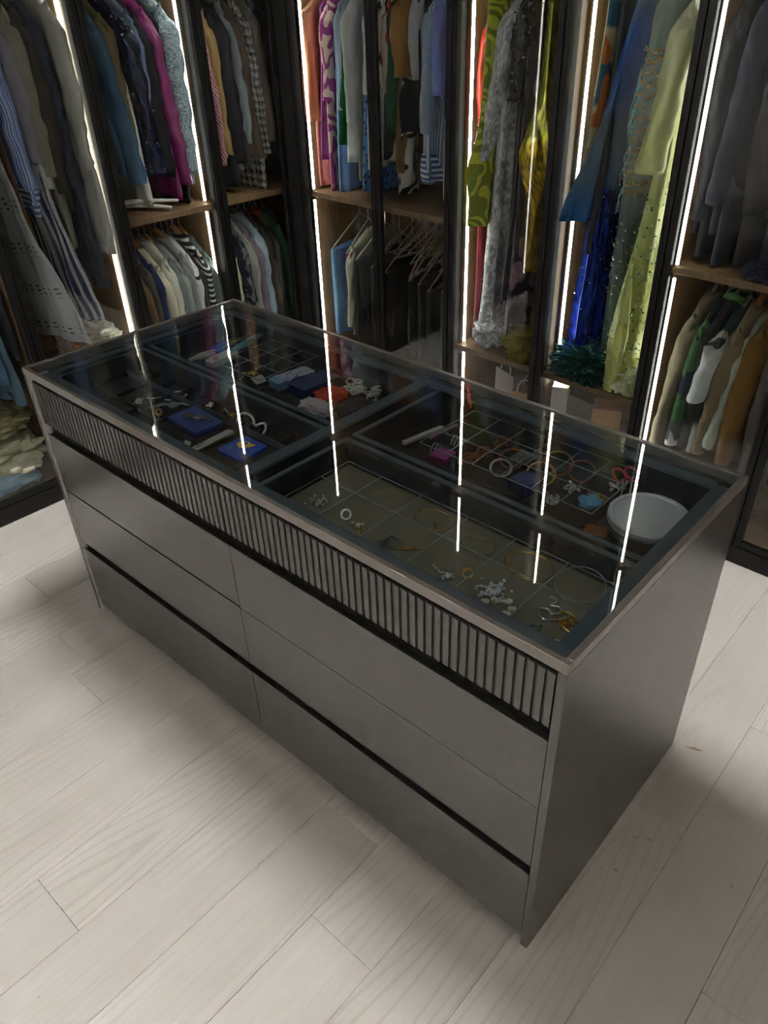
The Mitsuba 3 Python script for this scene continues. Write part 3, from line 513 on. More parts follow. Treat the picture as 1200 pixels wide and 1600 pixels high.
# lower rail of the same wardrobe
low = [(0.845, (60, 56, 54), None, 'dark grey knit', 'sweater', 'hanger_wire'), (0.87, (44, 36, 30), None, 'dark brown', 'jacket', 'hanger_wood'), (0.90, (112, 94, 68), None, 'camel brown', 'jacket', 'hanger_wood'),
       (0.93, (74, 68, 64), None, 'taupe', 'jacket', 'hanger_wood'), (0.965, (30, 40, 72), None, 'navy blue', 'sweater', 'hanger_wood'), (1.005, (206, 202, 178), None, 'cream', 'hoodie', 'hanger_wood'),
       (1.04, (196, 198, 184), None, 'off white', 'sweater', 'hanger_wire'), (1.07, (110, 116, 116), None, 'mid grey', 'hoodie', 'hanger_wood'), (1.10, (146, 156, 150), None, 'pale sage grey', 'sweater', 'hanger_wire'),
       (1.128, (128, 130, 128), None, 'stone grey', 'sweater', 'hanger_wood'), (1.158, (204, 208, 206), 26, 'white with black bands', 'sweater', 'hanger_wire'), (1.187, (50, 48, 48), None, 'charcoal', 'cardigan', 'hanger_wire'),
       (1.215, (40, 40, 42), 4, 'black and white banded', 'sweater', 'hanger_wood'), (1.25, (86, 98, 94), None, 'grey green', 'shirt', 'hanger_wood')]
for i, (t, c, pat, nm, kind, hg) in enumerate(low):
    G(kind, kind, f'{nm} {kind} on the lower rail under the denim and magenta jackets', lf, t, 0.775 - 0.012 * (i % 3), 0.33 + 0.04 * (i % 4), c, pat=pat, W=0.195, th=0.015, sl=0.48, sr=0.05, srt=0.026, lean=0.02, sdt=0.01, sout=0.016, hang=hg)
# --- corner wardrobe
G('jacket', 'jacket', 'red and white rope striped jacket edge beside the tan coat', lf, 1.375, 1.62, 1.09, (120, 30, 44), pat=17, W=0.2, th=0.014, sl=0.5, sr=0.04, srt=0.02, sdt=0.03)
G('coat', 'coat', 'tan camel coat left of the black coat in the corner wardrobe', lf, 1.41, 1.66, 1.15, (150, 124, 80), W=0.2, th=0.015, sl=0.5, sr=0.045, srt=0.022, sdt=0.02)
G('coat', 'coat', 'black coat with a slit front in the corner wardrobe', lf, 1.455, 1.68, 1.04, (26, 28, 32), W=0.205, th=0.026, sl=0.56, sr=0.055, sdt=0.03)
G('coat', 'coat', 'pale blue grey bouclé coat between the black and brown coats', lf, 1.50, 1.69, 1.11, (150, 166, 176), W=0.2, th=0.018, sl=0.5, sr=0.05, srt=0.024, sdt=0.05, scol=(168, 184, 192))
G('coat', 'coat', 'dark brown coat left of the houndstooth coat', lf, 1.53, 1.69, 1.12, (84, 70, 58), W=0.205, th=0.026, sl=0.56, sr=0.055, sdt=0.05)
G('coat', 'houndstooth_coat', 'black and white houndstooth coat in the corner wardrobe', lf, 1.575, 1.69, 1.005, (120, 120, 120), pat=3, W=0.205, th=0.026, sl=0.55, sr=0.05, srt=0.032, sdt=0.05, lean=0.045)
G('coat', 'fur_coat', 'taupe coat with a fur collar right of the houndstooth coat', lf, 1.63, 1.69, 1.14, (112, 104, 92), W=0.2, th=0.03, sl=0.5, sr=0.06, sdt=0.03, collar=(150, 142, 122))
G('coat', 'coat', 'black coat at the far right of the corner wardrobe rail', lf, 1.70, 1.68, 1.05, (20, 20, 22), W=0.2, th=0.028, sl=0.55, sr=0.055)
for i, (t, c, pat, nm, kind, zh) in enumerate([(1.335, (24, 24, 28), None, 'black', 'sweater', 0.3), (1.365, (190, 188, 160), None, 'pale cream', 'shirt', 0.3), (1.40, (30, 34, 42), None, 'dark navy tee with a white crescent print', 'top', 0.3),
        (1.435, (40, 44, 54), 6, 'dark leopard print', 'blouse', 0.3), (1.475, (150, 150, 142), None, 'fluffy grey mohair', 'sweater', 0.32), (1.515, (120, 108, 118), None, 'mauve knit', 'sweater', 0.3), (1.55, (150, 170, 180), None, 'light blue knit', 'sweater', 0.3),
        (1.59, (60, 54, 50), None, 'dark brown', 'jacket', 0.32), (1.625, (26, 26, 26), None, 'black fur trimmed', 'jacket', 0.35), (1.66, (140, 68, 36), None, 'burnt orange', 'scarf', 0.42), (1.69, (60, 96, 74), None, 'bottle green', 'blouse', 0.40), (1.735, (90, 94, 86), None, 'grey green pleated', 'skirt', 0.4)]):
    k = G(kind, kind, f'{nm} {kind} on the lower rail of the corner wardrobe' if 'tee' not in nm else f'{nm} on the lower rail of the corner wardrobe', lf, t, 0.80 - 0.01 * (i % 3), zh, c, pat=pat, W=0.195 if kind not in ('scarf', 'skirt') else 0.11, th=0.016, sl=0.48 if kind not in ('scarf', 'skirt', 'top') else (0.2 if kind == 'top' else 0), sr=0.05, srt=0.026, sdt=0.02, lean=0.02, hang='hanger_wire')
    if kind == 'top':
        a = np.radians(np.linspace(-80, 80, 12)); P = put_run(lf, np.stack([0.10 + 0.03 * np.cos(a), np.full(12, t - 0.020), 0.70 + 0.036 * np.sin(a)], 1))
        part(k, 'crescent_print', tube(P, 0.003, 6), 'white_plastic', smooth=50)
# --- back wardrobe, blouses
rt_ = 'right'
G('dress', 'metallic_dress', 'copper metallic dress nearest the corner LED strip', rt_, -0.625, 1.68, 1.30, [(0, (220, 170, 130)), (0.5, (196, 120, 84)), (1, (186, 112, 88))], 'metallic', W=0.2, th=0.022, fold=0.010, nf=5, uo=0.055, lean=-0.01)
G('dress', 'dress', 'rose pink dress below the copper metallic one', rt_, -0.628, 1.55, 1.03, (206, 128, 124), 'satin', W=0.15, th=0.012, fold=0.006, lean=-0.005, uo=0.05)
G('dress', 'dress', 'deep purple dress behind the plum swirl dress', rt_, -0.575, 1.70, 1.12, (92, 30, 88), 'satin', W=0.19, th=0.02, fold=0.008, lean=-0.03, flare=0.01)
G('dress', 'swirl_dress', 'plum and beige swirl print dress with tan sleeve cuffs', rt_, -0.535, 1.70, 1.015, (140, 70, 110), pat=5, W=0.2, th=0.022, fold=0.007, lean=-0.03, sl=0.34, sr=0.045, srt=0.028)
G('dress', 'dress', 'plain cornflower blue dress right of the plum swirl dress', rt_, -0.49, 1.66, 1.01, (108, 142, 190), W=0.19, th=0.022, lean=-0.02)
G('shirt', 'shirt', 'pale blue grey shirt with rolled sleeves above the blue dress', rt_, -0.465, 1.71, 1.32, (160, 174, 190), W=0.19, th=0.014, sl=0.38, sr=0.038, srt=0.024, lean=-0.02)
G('dress', 'dress', 'bottle green velvet dress next to the cornflower blue dress', rt_, -0.44, 1.66, 1.20, (14, 84, 42), 'fabric', W=0.2, th=0.016, flare=0.02, lean=-0.03)
G('shirt', 'shirt', 'long white ribbed knit shirt left of the door frame', rt_, -0.40, 1.71, 1.15, (196, 204, 204), W=0.2, th=0.022, fold=0.009, nf=5, sl=0.42, sr=0.05, srt=0.034, lean=-0.03)
G('shirt', 'shirt', 'sage and cream checked shirt hem below the white ribbed shirt', rt_, -0.375, 1.6, 1.07, (150, 150, 120), W=0.18, th=0.016, lean=-0.03)
G('dress', 'spotted_dress', 'sky blue dress with dark spots beside the door frame', rt_, -0.335, 1.66, 1.03, (100, 150, 208), pat=9, W=0.19, th=0.02, lean=-0.03)
G('shirt', 'shirt', 'white cotton shirt right of the spotted blue dress', rt_, -0.30, 1.70, 1.13, (206, 210, 212), W=0.19, th=0.018, lean=-0.02, sl=0.3, sr=0.045)
G('blouse', 'blouse', 'white blouse with large black blotches right of the door frame', rt_, -0.225, 1.73, 1.18, (206, 206, 200), pat=7, W=0.2, th=0.024, lean=0.0, sl=0.3, sr=0.05, srt=0.035)
G('blouse', 'blouse', 'red and tan floral blouse left of the camel jacket', rt_, -0.19, 1.72, 1.40, (200, 170, 130), pat=8, W=0.2, th=0.016, sl=0.3, sr=0.045, srt=0.026, lean=-0.02)
G('skirt', 'skirt', 'sky blue skirt hem low beside the door frame', rt_, -0.215, 1.4, 1.10, (96, 140, 196), W=0.13, th=0.012)
G('shirt', 'shirt', 'dark green shirt behind the camel jacket', rt_, -0.165, 1.72, 1.28, (28, 66, 46), W=0.205, th=0.014, sl=0.42, sr=0.04, srt=0.024, lean=-0.02)
G('jacket', 'jacket', 'camel brown jacket with a turned back sleeve cuff', rt_, -0.125, 1.73, 1.14, (104, 86, 52), W=0.2, th=0.024, sl=0.26, sr=0.06, srt=0.04, scol=(142, 106, 62), lean=-0.03)
G('blouse', 'zebra_blouse', 'black and white zebra print blouse below the camel jacket', rt_, -0.12, 1.6, 1.05, (90, 90, 90), pat=15, W=0.19, th=0.022, lean=-0.03)
G('shirt', 'shirt', 'pale lilac shirt with a pink edge behind the black handbag', rt_, -0.06, 1.74, 1.42, (170, 176, 180), W=0.19, th=0.018, sl=0.3, sr=0.04)
G('jacket', 'jacket', 'black jacket left of the pinstriped shirt', rt_, -0.02, 1.74, 1.12, (30, 28, 30), W=0.18, th=0.018)
G('shirt', 'pinstriped_shirt', 'long blue and white pinstriped shirt with a banded cuff hem', rt_, 0.025, 1.71, 1.11, (120, 146, 170), pat=12, W=0.205, th=0.028, fold=0.01, nf=5, lean=-0.03, sl=0.42, sr=0.055, srt=0.034, hem=(0.11, 21))
G('top', 'top', 'periwinkle blue short sleeved top in front of a navy dress', rt_, 0.075, 1.74, 1.42, (130, 142, 206), W=0.2, th=0.022, sl=0.32, sr=0.05, srt=0.034, sdt=-0.02)
G('dress', 'dress', 'royal navy dress at the right end of the blouse wardrobe', rt_, 0.115, 1.72, 1.12, (60, 76, 136), W=0.195, th=0.02)
G('shirt', 'shirt', 'white shirt hem low at the right end of the blouse wardrobe', rt_, 0.105, 1.62, 1.05, (214, 218, 220), W=0.195, th=0.024)
G('jacket', 'jacket', 'grey wool jacket at the right end of the blouse rail', rt_, 0.155, 1.72, 1.5, (84, 82, 80), W=0.2, th=0.018, sl=0.3, sr=0.05)
# trousers folded over hangers on the lower rail
def folded(label, t, z0, zh, W, gap, col, run=rt_, pat=None, mat='fabric', name='trousers', catg='trousers', hang='hanger_wire', shift=0.0, tilt=0.0):
    GSEED[0] += 1; k = thing(name, label, catg)
    body(k, run, t, z0, zh, W, gap, 0.0, 0.0, 0.006, 2, shift, 0.0, tilt, GSEED[0], col, mat, pat, neck=0.012)
    if hang: hanger(run, t, z0 - 0.002, ROD_L, hang, W=W, label=hang_label(hang, label), rise=0.115 if z0 < 0.83 else 0.09, thick=0.0026)
    return k
folded('blue jeans folded over a wire hanger right of the corner LED strip', -0.585, 0.74, 0.31, 0.20, 0.030, (84, 122, 150), pat=19)
folded('magenta and blue patterned trousers behind the folded jeans', -0.53, 0.72, 0.42, 0.16, 0.014, (130, 30, 90))
G('cardigan', 'cardigan', 'beige ribbed cardigan on a white hanger over black trousers', rt_, -0.485, 0.735, 0.35, (168, 166, 146), W=0.19, th=0.014, sl=0.36, sr=0.034, srt=0.02, hang='white_plastic')
for i, (t, z0, zh, w, g, c, pat, lab, hg) in enumerate([(-0.42, 0.72, 0.27, 0.21, 0.032, (12, 12, 12), None, 'wide black trousers under the white hanger', 'white_plastic'), (-0.33, 0.70, 0.25, 0.2, 0.03, (10, 10, 11), None, 'black trousers behind the middle door frame', 'hanger_wire'),
        (-0.25, 0.69, 0.3, 0.2, 0.024, (12, 13, 13), None, 'black wool trousers just right of the middle door frame', 'hanger_wire'), (-0.165, 0.67, 0.30, 0.12, 0.026, (110, 112, 114), 13, 'black and white bouclé skirt among black trousers', 'hanger_rose'),
        (-0.11, 0.68, 0.32, 0.19, 0.026, (22, 26, 22), None, 'dark green black trousers right of the bouclé skirt', 'hanger_wire'), (-0.045, 0.68, 0.3, 0.2, 0.022, (10, 10, 10), None, 'plain black trousers in the middle of the lower rail', 'hanger_wire'),
        (0.01, 0.66, 0.28, 0.2, 0.02, (18, 20, 20), None, 'charcoal trousers with a pressed crease', 'hanger_rose'), (0.06, 0.66, 0.25, 0.16, 0.014, (70, 86, 82), None, 'grey green trousers near the wardrobe divider', 'hanger_rose'), (0.11, 0.67, 0.26, 0.2, 0.024, (10, 10, 12), None, 'black satin trousers beside the wardrobe divider', 'hanger_wire'),
        (0.155, 0.74, 0.5, 0.19, 0.014, (60, 68, 64), None, 'grey shirt on a rose hanger beside the wardrobe divider', 'hanger_rose')]):
    folded(lab, t, z0, zh, w, g, c, pat=pat, hang=hg, name='trousers' if 'trousers' in lab else ('skirt' if 'skirt' in lab else 'shirt'), catg='trousers' if 'trousers' in lab else ('skirt' if 'skirt' in lab else 'shirt'))
random.seed(11)
for i in range(13):                                  # empty wire hangers crowding the same rail
    t = -0.245 + i * 0.033 + random.uniform(-0.008, 0.008)
    hanger(rt_, t, 0.80 - random.uniform(0, 0.04), ROD_L, 'hanger_wire', W=random.uniform(0.17, 0.2), rise=0.09, tilt=random.uniform(-0.035, 0.035), label='empty thin wire hanger on the lower rail above the black trousers', group='empty wire hangers above the trousers', thick=0.0024)
# handbag hanging by long straps
k = thing('handbag', 'black textured handbag hanging by thin straps between camel jacket and pinstriped shirt', 'handbag')
GSEED[0] += 1
part(k, 'pouch', (lambda m: mv(m, -0.045, 1.765))(rot(trimesh.convex.convex_hull(np.array([(x * a, y, z) for z, a in ((1.30, .055), (1.31, .06), (1.42, .066), (1.46, .05), (1.475, .03)) for x in (-1, 1) for y in (-0.022, 0.022)])), (0, 0, 1), 25)), 'black_cloth')
for dx in (-0.028, 0.03):
    part(k, 'strap', tube([(-0.045 + dx, 1.765 - dx * 0.4, 1.465), (-0.05 + dx * 0.5, 1.77, 1.62), (-0.06, 1.80, 1.82), (-0.06, 1.966, 1.915)], 0.0035, 6), 'black_cloth', smooth=50)

def beads(parent, name, src, n, r, mat, seed, test=None, label=None):
    """small faceted beads sewn on a garment part: far too many to count"""
    V, F = meshkit.WRITTEN[scene[src]['filename']][:2]; V = V.astype(float)
    P = V[F].mean(1); N = np.cross(V[F[:, 1]] - V[F[:, 0]], V[F[:, 2]] - V[F[:, 0]]); A = np.linalg.norm(N, axis=1); N /= A[:, None] + 1e-12
    w = A.copy()
    if test is not None: w *= test(P)
    rs = np.random.RandomState(seed); pick = rs.choice(len(P), n, p=w / w.sum())
    q = P[pick] + rs.normal(0, 0.004, (n, 3)); sg = np.sign((N[pick] * (CAM - q)).sum(1))[:, None]; q = q + N[pick] * sg * r * 0.8
    o = np.array([(1, 0, 0), (-1, 0, 0), (0, 1, 0), (0, -1, 0), (0, 0, 1), (0, 0, -1)], float); f = np.array([(0, 2, 4), (2, 1, 4), (1, 3, 4), (3, 0, 4), (2, 0, 5), (1, 2, 5), (3, 1, 5), (0, 3, 5)])
    R = np.linalg.qr(rs.normal(size=(n, 3, 3)))[0]
    vs = q[:, None] + np.einsum('nij,kj->nki', R, o * r) * rs.uniform(0.6, 1.3, (n, 1, 1))
    return part(parent, name, trimesh.Trimesh(vs.reshape(-1, 3), (f[None] + 6 * np.arange(n)[:, None, None]).reshape(-1, 3), process=False), mat, kind='stuff', label=label)
def heap(name, label, cat_, c, sz, col, mat='fabric', seed=1, amp=0.3, f=7.0, pat=None, pw=0.8, group=None, rz=0.0):
    """a crumpled or folded piece of cloth lying on a flat surface at c"""
    m = trimesh.creation.icosphere(5); v = np.asarray(m.vertices); rs = np.random.RandomState(seed)
    q = np.sign(v) * np.abs(v) ** pw
    r = 1 + amp * (np.abs(2 * meshkit.fbm(v * f * 0.35 + seed, 3) - 1) * 1.6 - 0.4) + 0.10 * amp * np.sin(f * 2.2 * (v[:, 0] + 0.6 * v[:, 2]) + seed)
    p = q * r[:, None] * np.array(sz) / 2; p[:, 2] = np.maximum(p[:, 2], -sz[2] * 0.42) ; p[:, 2] -= p[:, 2].min()
    a = math.radians(rz); p = np.stack([p[:, 0] * math.cos(a) - p[:, 1] * math.sin(a), p[:, 0] * math.sin(a) + p[:, 1] * math.cos(a), p[:, 2]], 1) + np.array(c)
    mm = trimesh.Trimesh(p, m.faces, process=False); k = thing(name, label, cat_, group)
    if pat: scene[k] = mikit.ply(mm, 'printed', True, uv=np.stack([p[:, 0] + p[:, 2] * 0.6 + 10 * pat, p[:, 1] + p[:, 2] * 0.4], 1))
    else: scene[k] = mikit.ply(mm, mat, mat != 'sequin', color=paint(col, p, (c[2] + sz[2] - p[:, 2]) / sz[2], rs, 0.7 if mat == 'sequin' else 0.05))
    return k
beads('sequined_jacket', 'sequins', 'sequined_jacket__body', 160, 0.0032, 'silver', 91); beads('sequined_jacket', 'sleeve_sequins', 'sequined_jacket__sleeve', 60, 0.0034, 'silver', 92)
# --- back wardrobe with evening dresses
k = G('dress', 'dress', 'dark red dress with orange beading half hidden behind the lime dress', rt_, 0.252, 1.66, 0.52, [(0, (120, 60, 90)), (0.1, (150, 50, 40)), (0.4, (150, 40, 34)), (0.75, (120, 34, 44)), (1, (90, 30, 40))], 'satin', W=0.16, th=0.018, fold=0.012, sl=0.4, sr=0.04, scol=(176, 56, 38), lean=-0.02)
k = G('dress', 'dress', 'long lime green jacquard dress with a rounded pod shaped hem', rt_, 0.312, 1.76, 1.00, (140, 150, 50), pat=20, W=0.20, th=0.034, fold=0.012, nf=3, uo=0.03, lean=-0.05, sl=0.0, bulge=(0.75, 0.35))
beads(k, 'beads', k + '__body', 240, 0.0032, 'silver', 3)
k = G('dress', 'lace_dress', 'silver grey lace dress with long fringed sleeves', rt_, 0.375, 1.72, 0.56, (150, 154, 160), pat=24, W=0.18, th=0.03, fold=0.012, nf=4, lean=-0.085, sl=0.50, sr=0.062, srt=0.042, sdt=-0.075, sflare=0.15)
beads(k, 'crystal_beads', k + '__body', 300, 0.0034, 'silver', 4); beads(k, 'sleeve_beads', k + '__sleeve', 160, 0.0032, 'silver', 5)
k = G('dress', 'dress', 'black dress with a glossy beaded sleeve behind the grey lace dress', rt_, 0.435, 1.74, 0.70, (24, 24, 28), 'satin', W=0.19, th=0.02, lean=-0.03, sl=0.32, sr=0.055, srt=0.036, sdt=-0.02)
beads(k, 'black_beads', k + '__sleeve', 420, 0.0042, 'black_plastic', 6); beads(k, 'clear_beads', k + '__sleeve', 110, 0.0034, 'silver', 7)
k = G('dress', 'dress', 'black tulle dress with lilac lace flowers', rt_, 0.465, 1.70, 0.56, (40, 36, 46), pat=18, W=0.19, th=0.022, fold=0.012, nf=5, lean=-0.03, flare=0.02)
beads(k, 'beads', k + '__body', 220, 0.0034, 'silver', 8, lambda P: np.clip((1.0 - P[:, 2]) * 2, 0, 1))
k = G('dress', 'sequined_dress', 'olive gold sequined dress tapering from a puffed waist', rt_, 0.525, 1.73, 0.86, [(0, (150, 152, 60)), (0.45, (170, 168, 60)), (0.5, (206, 176, 50)), (1, (150, 124, 40))], 'sequin', W=0.17, th=0.032, fold=0.014, nf=4, lean=-0.02, dense=1.9, bulge=(0.52, 0.9), uo=0.02)
G('dress', 'tulle_dress', 'dull gold tulle train hanging below the sequined dress', rt_, 0.57, 1.1, 0.52, (110, 104, 50), 'sheer', W=0.14, th=0.03, fold=0.02, nf=5, flare=0.04, lean=-0.01)
heap('fabric_train', 'crumpled silver grey hem lying on the low shelf under the grey lace dress', 'dress train', (0.325, 1.86, ZLOW), (0.16, 0.22, 0.12), (140, 138, 132), seed=21, pat=24)
heap('tulle_bundle', 'yellow and gold tulle bundle spilling over the low shelf edge', 'tulle', (0.52, 1.82, ZLOW), (0.2, 0.2, 0.13), (150, 140, 40), 'sheer', seed=22, amp=0.5)
# --- back wardrobe with the cape and the lime gown
k = G('blouse', 'print_blouse', 'tropical print blouse with orange flowers beside the LED strip', rt_, 0.75, 1.75, 1.20, (60, 110, 120), pat=14, W=0.2, th=0.018, lean=-0.04, sl=0.0)
G('dress', 'sheer_dress', 'dark grey sheer dress between the print blouse and the blue cape', rt_, 0.785, 1.73, 0.95, (84, 90, 92), 'sheer', W=0.18, th=0.02, lean=-0.03, fold=0.01)
k = G('cape', 'chiffon_cape', 'blue and grey chiffon cape flaring to a stitched hem', rt_, 0.84, 1.75, 1.09, [(0, (90, 110, 120)), (0.12, (40, 84, 170)), (0.4, (56, 90, 150)), (0.55, (84, 100, 112)), (0.8, (70, 96, 120)), (1, (30, 84, 150))], 'fabric', W=0.17, th=0.022, fold=0.014, nf=3, flare=0.12, fb=0.02, lean=-0.055, twist=-0.05)
k = G('dress', 'sequined_dress', 'royal blue sequined gown with a heavy glittering hem on the low shelf', rt_, 0.765, 1.15, 0.50, [(0, (20, 40, 110)), (0.5, (20, 50, 150)), (1, (16, 40, 170))], 'sequin', W=0.15, th=0.03, fold=0.018, nf=4, flare=0.04, lean=-0.02, dense=1.6)
beads(k, 'beads', k + '__body', 320, 0.0036, 'silver', 9)
G('dress', 'chiffon_dress', 'yellow and orange chiffon dress with twisted ends below the blue cape', rt_, 0.865, 1.2, 0.76, [(0, (150, 150, 90)), (0.4, (176, 168, 80)), (0.55, (196, 130, 50)), (0.75, (170, 164, 84)), (1, (130, 132, 60))], 'sheer', W=0.15, th=0.026, fold=0.02, nf=2, lean=-0.02, twist=0.04, fb=-0.06, flare=-0.03)
k = G('dress', 'beaded_dress', 'teal dress with gold beaded feather fringe and a dark silver beaded skirt', rt_, 0.912, 1.73, 0.56, [(0, (110, 130, 116)), (0.3, (124, 150, 140)), (0.44, (110, 120, 90)), (0.5, (84, 96, 98)), (0.75, (96, 110, 104)), (1, (60, 92, 84))], 'fabric', W=0.18, th=0.032, fold=0.016, nf=3, lean=-0.0, twist=-0.03)
beads(k, 'gold_beads', k + '__body', 1300, 0.0040, 'gold', 10, lambda P: ((P[:, 2] > 1.18) & (P[:, 2] < 1.62)) * (0.15 + (np.abs(P[:, 1] - 1.80) < 0.05))); beads(k, 'silver_beads', k + '__body', 700, 0.0038, 'silver', 11, lambda P: (P[:, 2] < 1.12) * np.clip((P[:, 2] - 0.6) * 3, 0.2, 1))
rs = np.random.RandomState(4); fr = []
for i in range(46):
    z = rs.uniform(1.2, 1.6); y = 1.77 + rs.uniform(0, 0.09); x = 0.925 - 0.03 - rs.uniform(0, 0.02); l = rs.uniform(0.06, 0.12)
    fr.append(tube([(x, y, z), (x - 0.012, y - 0.012, z - l * 0.5), (x - 0.01 + rs.uniform(-.01, .01), y - 0.008, z - l)], [0.0022, 0.0018, 0.001], 5))
part(k, 'fringe', cat(*fr), 'teal_plastic', kind='stuff', smooth=50, label='teal feather fringe')
k = G('dress', 'satin_gown', 'long lime green satin gown with a wide sleeve and beaded skirt', rt_, 1.025, 1.715, 0.50, [(0, (206, 214, 170)), (0.3, (200, 212, 140)), (0.5, (190, 204, 120)), (0.8, (196, 208, 110)), (1, (200, 208, 130))], 'satin', W=0.19, th=0.03, fold=0.012, nf=3, lean=-0.05, sl=0.45, sr=0.07, srt=0.045, sdt=-0.03, flare=0.045, sflare=0.3, uo=0.03, bulge=(0.8, 0.5))
beads(k, 'emerald_beads', k + '__body', 300, 0.0042, 'emerald', 12, lambda P: (P[:, 2] < 1.25) * (np.abs(P[:, 1] - 1.80) < 0.09)); beads(k, 'silver_beads', k + '__body', 420, 0.0034, 'silver', 13, lambda P: (P[:, 2] < 1.2) * (P[:, 1] < 1.84))
heap('tulle_train', 'dark teal tulle ruffle glittering on the low shelf under the blue gown', 'dress train', (0.815, 1.80, ZLOW), (0.26, 0.22, 0.13), [(0, (30, 84, 84)), (1, (14, 56, 52))], 'sequin', seed=31, amp=0.6, f=12)
heap('tulle_train', 'white tulle train lying on the low shelf edge at the foot of the lime gown', 'dress train', (1.03, 1.80, ZLOW), (0.13, 0.2, 0.12), (206, 208, 186), 'sheer', seed=32, amp=0.5, f=9)
# --- shopping bags below the low shelf
def bag(label, c, w, d, h, mat, rz=0, handle=True, group=None):
    k = thing('shopping_bag', label, 'bag', group); v = [(x, y, z) for z, s in ((0, 1.0), (h, 0.96)) for x in (-w / 2 * s, w / 2 * s) for y in (-d / 2 * s, d / 2 * s)]
    m = trimesh.convex.convex_hull(np.array(v)); i = box(-w / 2 * 0.93, w / 2 * 0.93, -d / 2 * 0.9, d / 2 * 0.9, h - 0.03, h + 0.001)
    part(k, 'body', mv(rot(trimesh.boolean.difference([m, box(-w / 2 * 0.93, w / 2 * 0.93, -d / 2 * 0.9, d / 2 * 0.9, 0.01, h + 0.05)], engine='manifold'), (0, 0, 1), rz), *c), mat)
    if handle:
        for s in (-1, 1):
            a = np.linspace(0, np.pi, 12); P = np.stack([0.035 * np.cos(a), 0 * a + s * d * 0.42, h + 0.06 * np.sin(a)], 1); part(k, 'handle', mv(rot(tube(P, 0.003, 6), (0, 0, 1), rz), *c), 'white_plastic' if mat != 'white_paper' else 'kraft', smooth=50)
    return k
bag('kraft paper bag with white rope handles under the gold dress', (0.55, 1.80, ZP), 0.13, 0.09, 0.26, 'kraft', 12)
bag('grey paper bag left of the kraft bag under the evening dresses', (0.43, 1.86, ZP), 0.14, 0.1, 0.30, 'grey_card', -20)
bag('white paper bag behind the grey bag under the evening dresses', (0.50, 1.98, ZP), 0.16, 0.1, 0.33, 'white_paper', 10, False)
bag('open kraft bag leaning under the lime gown', (0.93, 1.80, ZP), 0.12, 0.10, 0.31, 'kraft', 25, False)
bag('folded grey carrier bag under the blue gown', (0.80, 1.84, ZP), 0.17, 0.1, 0.30, 'grey_card', -12, False)
bag('small pale paper bag left of the grey carrier bag', (0.71, 1.80, ZP), 0.07, 0.06, 0.33, 'white_paper', 20, False)
# --- right part of the back wardrobe
G('coat', 'suit_jacket', 'black suit jacket with a pale piped shoulder beside the LED strip', rt_, 1.165, 1.70, 1.10, (24, 25, 28), W=0.2, th=0.022, sl=0.56, sr=0.05, lean=-0.01)
G('jacket', 'suit_jacket', 'dark navy suit jacket with a light ribbed sleeve edge', rt_, 1.245, 1.735, 1.10, (30, 34, 46), W=0.205, th=0.03, sl=0.54, sr=0.055, lean=-0.02, sdt=-0.03)
folded('black trousers pooling on the shelf beside the LED strip', 1.185, 1.32, ZS + 0.004, 0.2, 0.022, (26, 28, 32), hang=None)
folded('slate grey trousers right of the black pooling trousers', 1.235, 1.32, ZS + 0.004, 0.19, 0.02, (52, 58, 66), hang=None)
for i, (t, c, nm) in enumerate([(1.32, (34, 30, 30), 'dark brown'), (1.40, (20, 22, 30), 'midnight blue'), (1.48, (26, 25, 25), 'charcoal'), (1.64, (16, 16, 18), 'black'), (1.74, (28, 30, 34), 'slate')]):
    G('coat', 'coat', f'long {nm} coat in the right part of the back wardrobe', rt_, t, 1.74, 1.03, c, W=0.205, th=0.03, sl=0.56, sr=0.055, lean=0.0)
heap('dark_garment', 'dark navy garment slumped over the right shelf edge', 'garment', (1.42, 1.80, ZS), (0.16, 0.2, 0.06), (24, 28, 40), seed=41)
k = G('jacket', 'hooded_jacket', 'tan hooded jacket at the left end of the lower right rail', rt_, 1.205, 0.80, 0.36, (96, 90, 74), W=0.2, th=0.026, sl=0.52, sr=0.05, lean=-0.03, scol=(104, 98, 80), hang='hanger_wire', sdt=-0.03)
G('jersey', 'jersey', 'green, black and white blocked jersey next to the tan hooded jacket', rt_, 1.25, 0.79, 0.40, (60, 90, 60), pat=16, W=0.2, th=0.018, sl=0.46, sr=0.045, lean=-0.02, hang='hanger_wire', sdt=-0.02)
G('jacket', 'jacket', 'black fleece jacket behind the blocked jersey', rt_, 1.285, 0.80, 0.42, (26, 26, 28), W=0.2, th=0.02, sl=0.46, sr=0.05, lean=-0.02, hang='hanger_wire', collar=(70, 110, 60))
G('shirt', 'polo_shirt', 'white and dark green colour blocked polo shirt with a cuff badge', rt_, 1.325, 0.775, 0.33, [(0, (38, 54, 54)), (0.2, (38, 54, 54)), (0.25, (196, 204, 206)), (0.48, (196, 204, 206)), (0.5, (30, 42, 42)), (0.72, (30, 42, 42)), (0.74, (196, 202, 204)), (1, (190, 198, 200))], W=0.225, th=0.03, sl=0.23, sr=0.06, srt=0.042, lean=-0.03, sdt=-0.03, scol=[(0, (150, 150, 146)), (0.3, (200, 208, 210)), (1, (196, 204, 208))], hang='white_plastic')
G('jacket', 'jacket', 'khaki cotton jacket between the polo shirt and the ochre jacket', rt_, 1.37, 0.79, 0.34, (118, 108, 84), W=0.205, th=0.026, sl=0.46, sr=0.052, lean=-0.04, hang='hanger_wood', sdt=-0.03)
G('shirt', 'shirt', 'cream shirt edge beside the ochre corduroy jacket', rt_, 1.405, 0.77, 0.36, (176, 186, 176), W=0.2, th=0.012, sl=0.4, sr=0.04, lean=-0.04, hang='hanger_wire', sdt=-0.03)
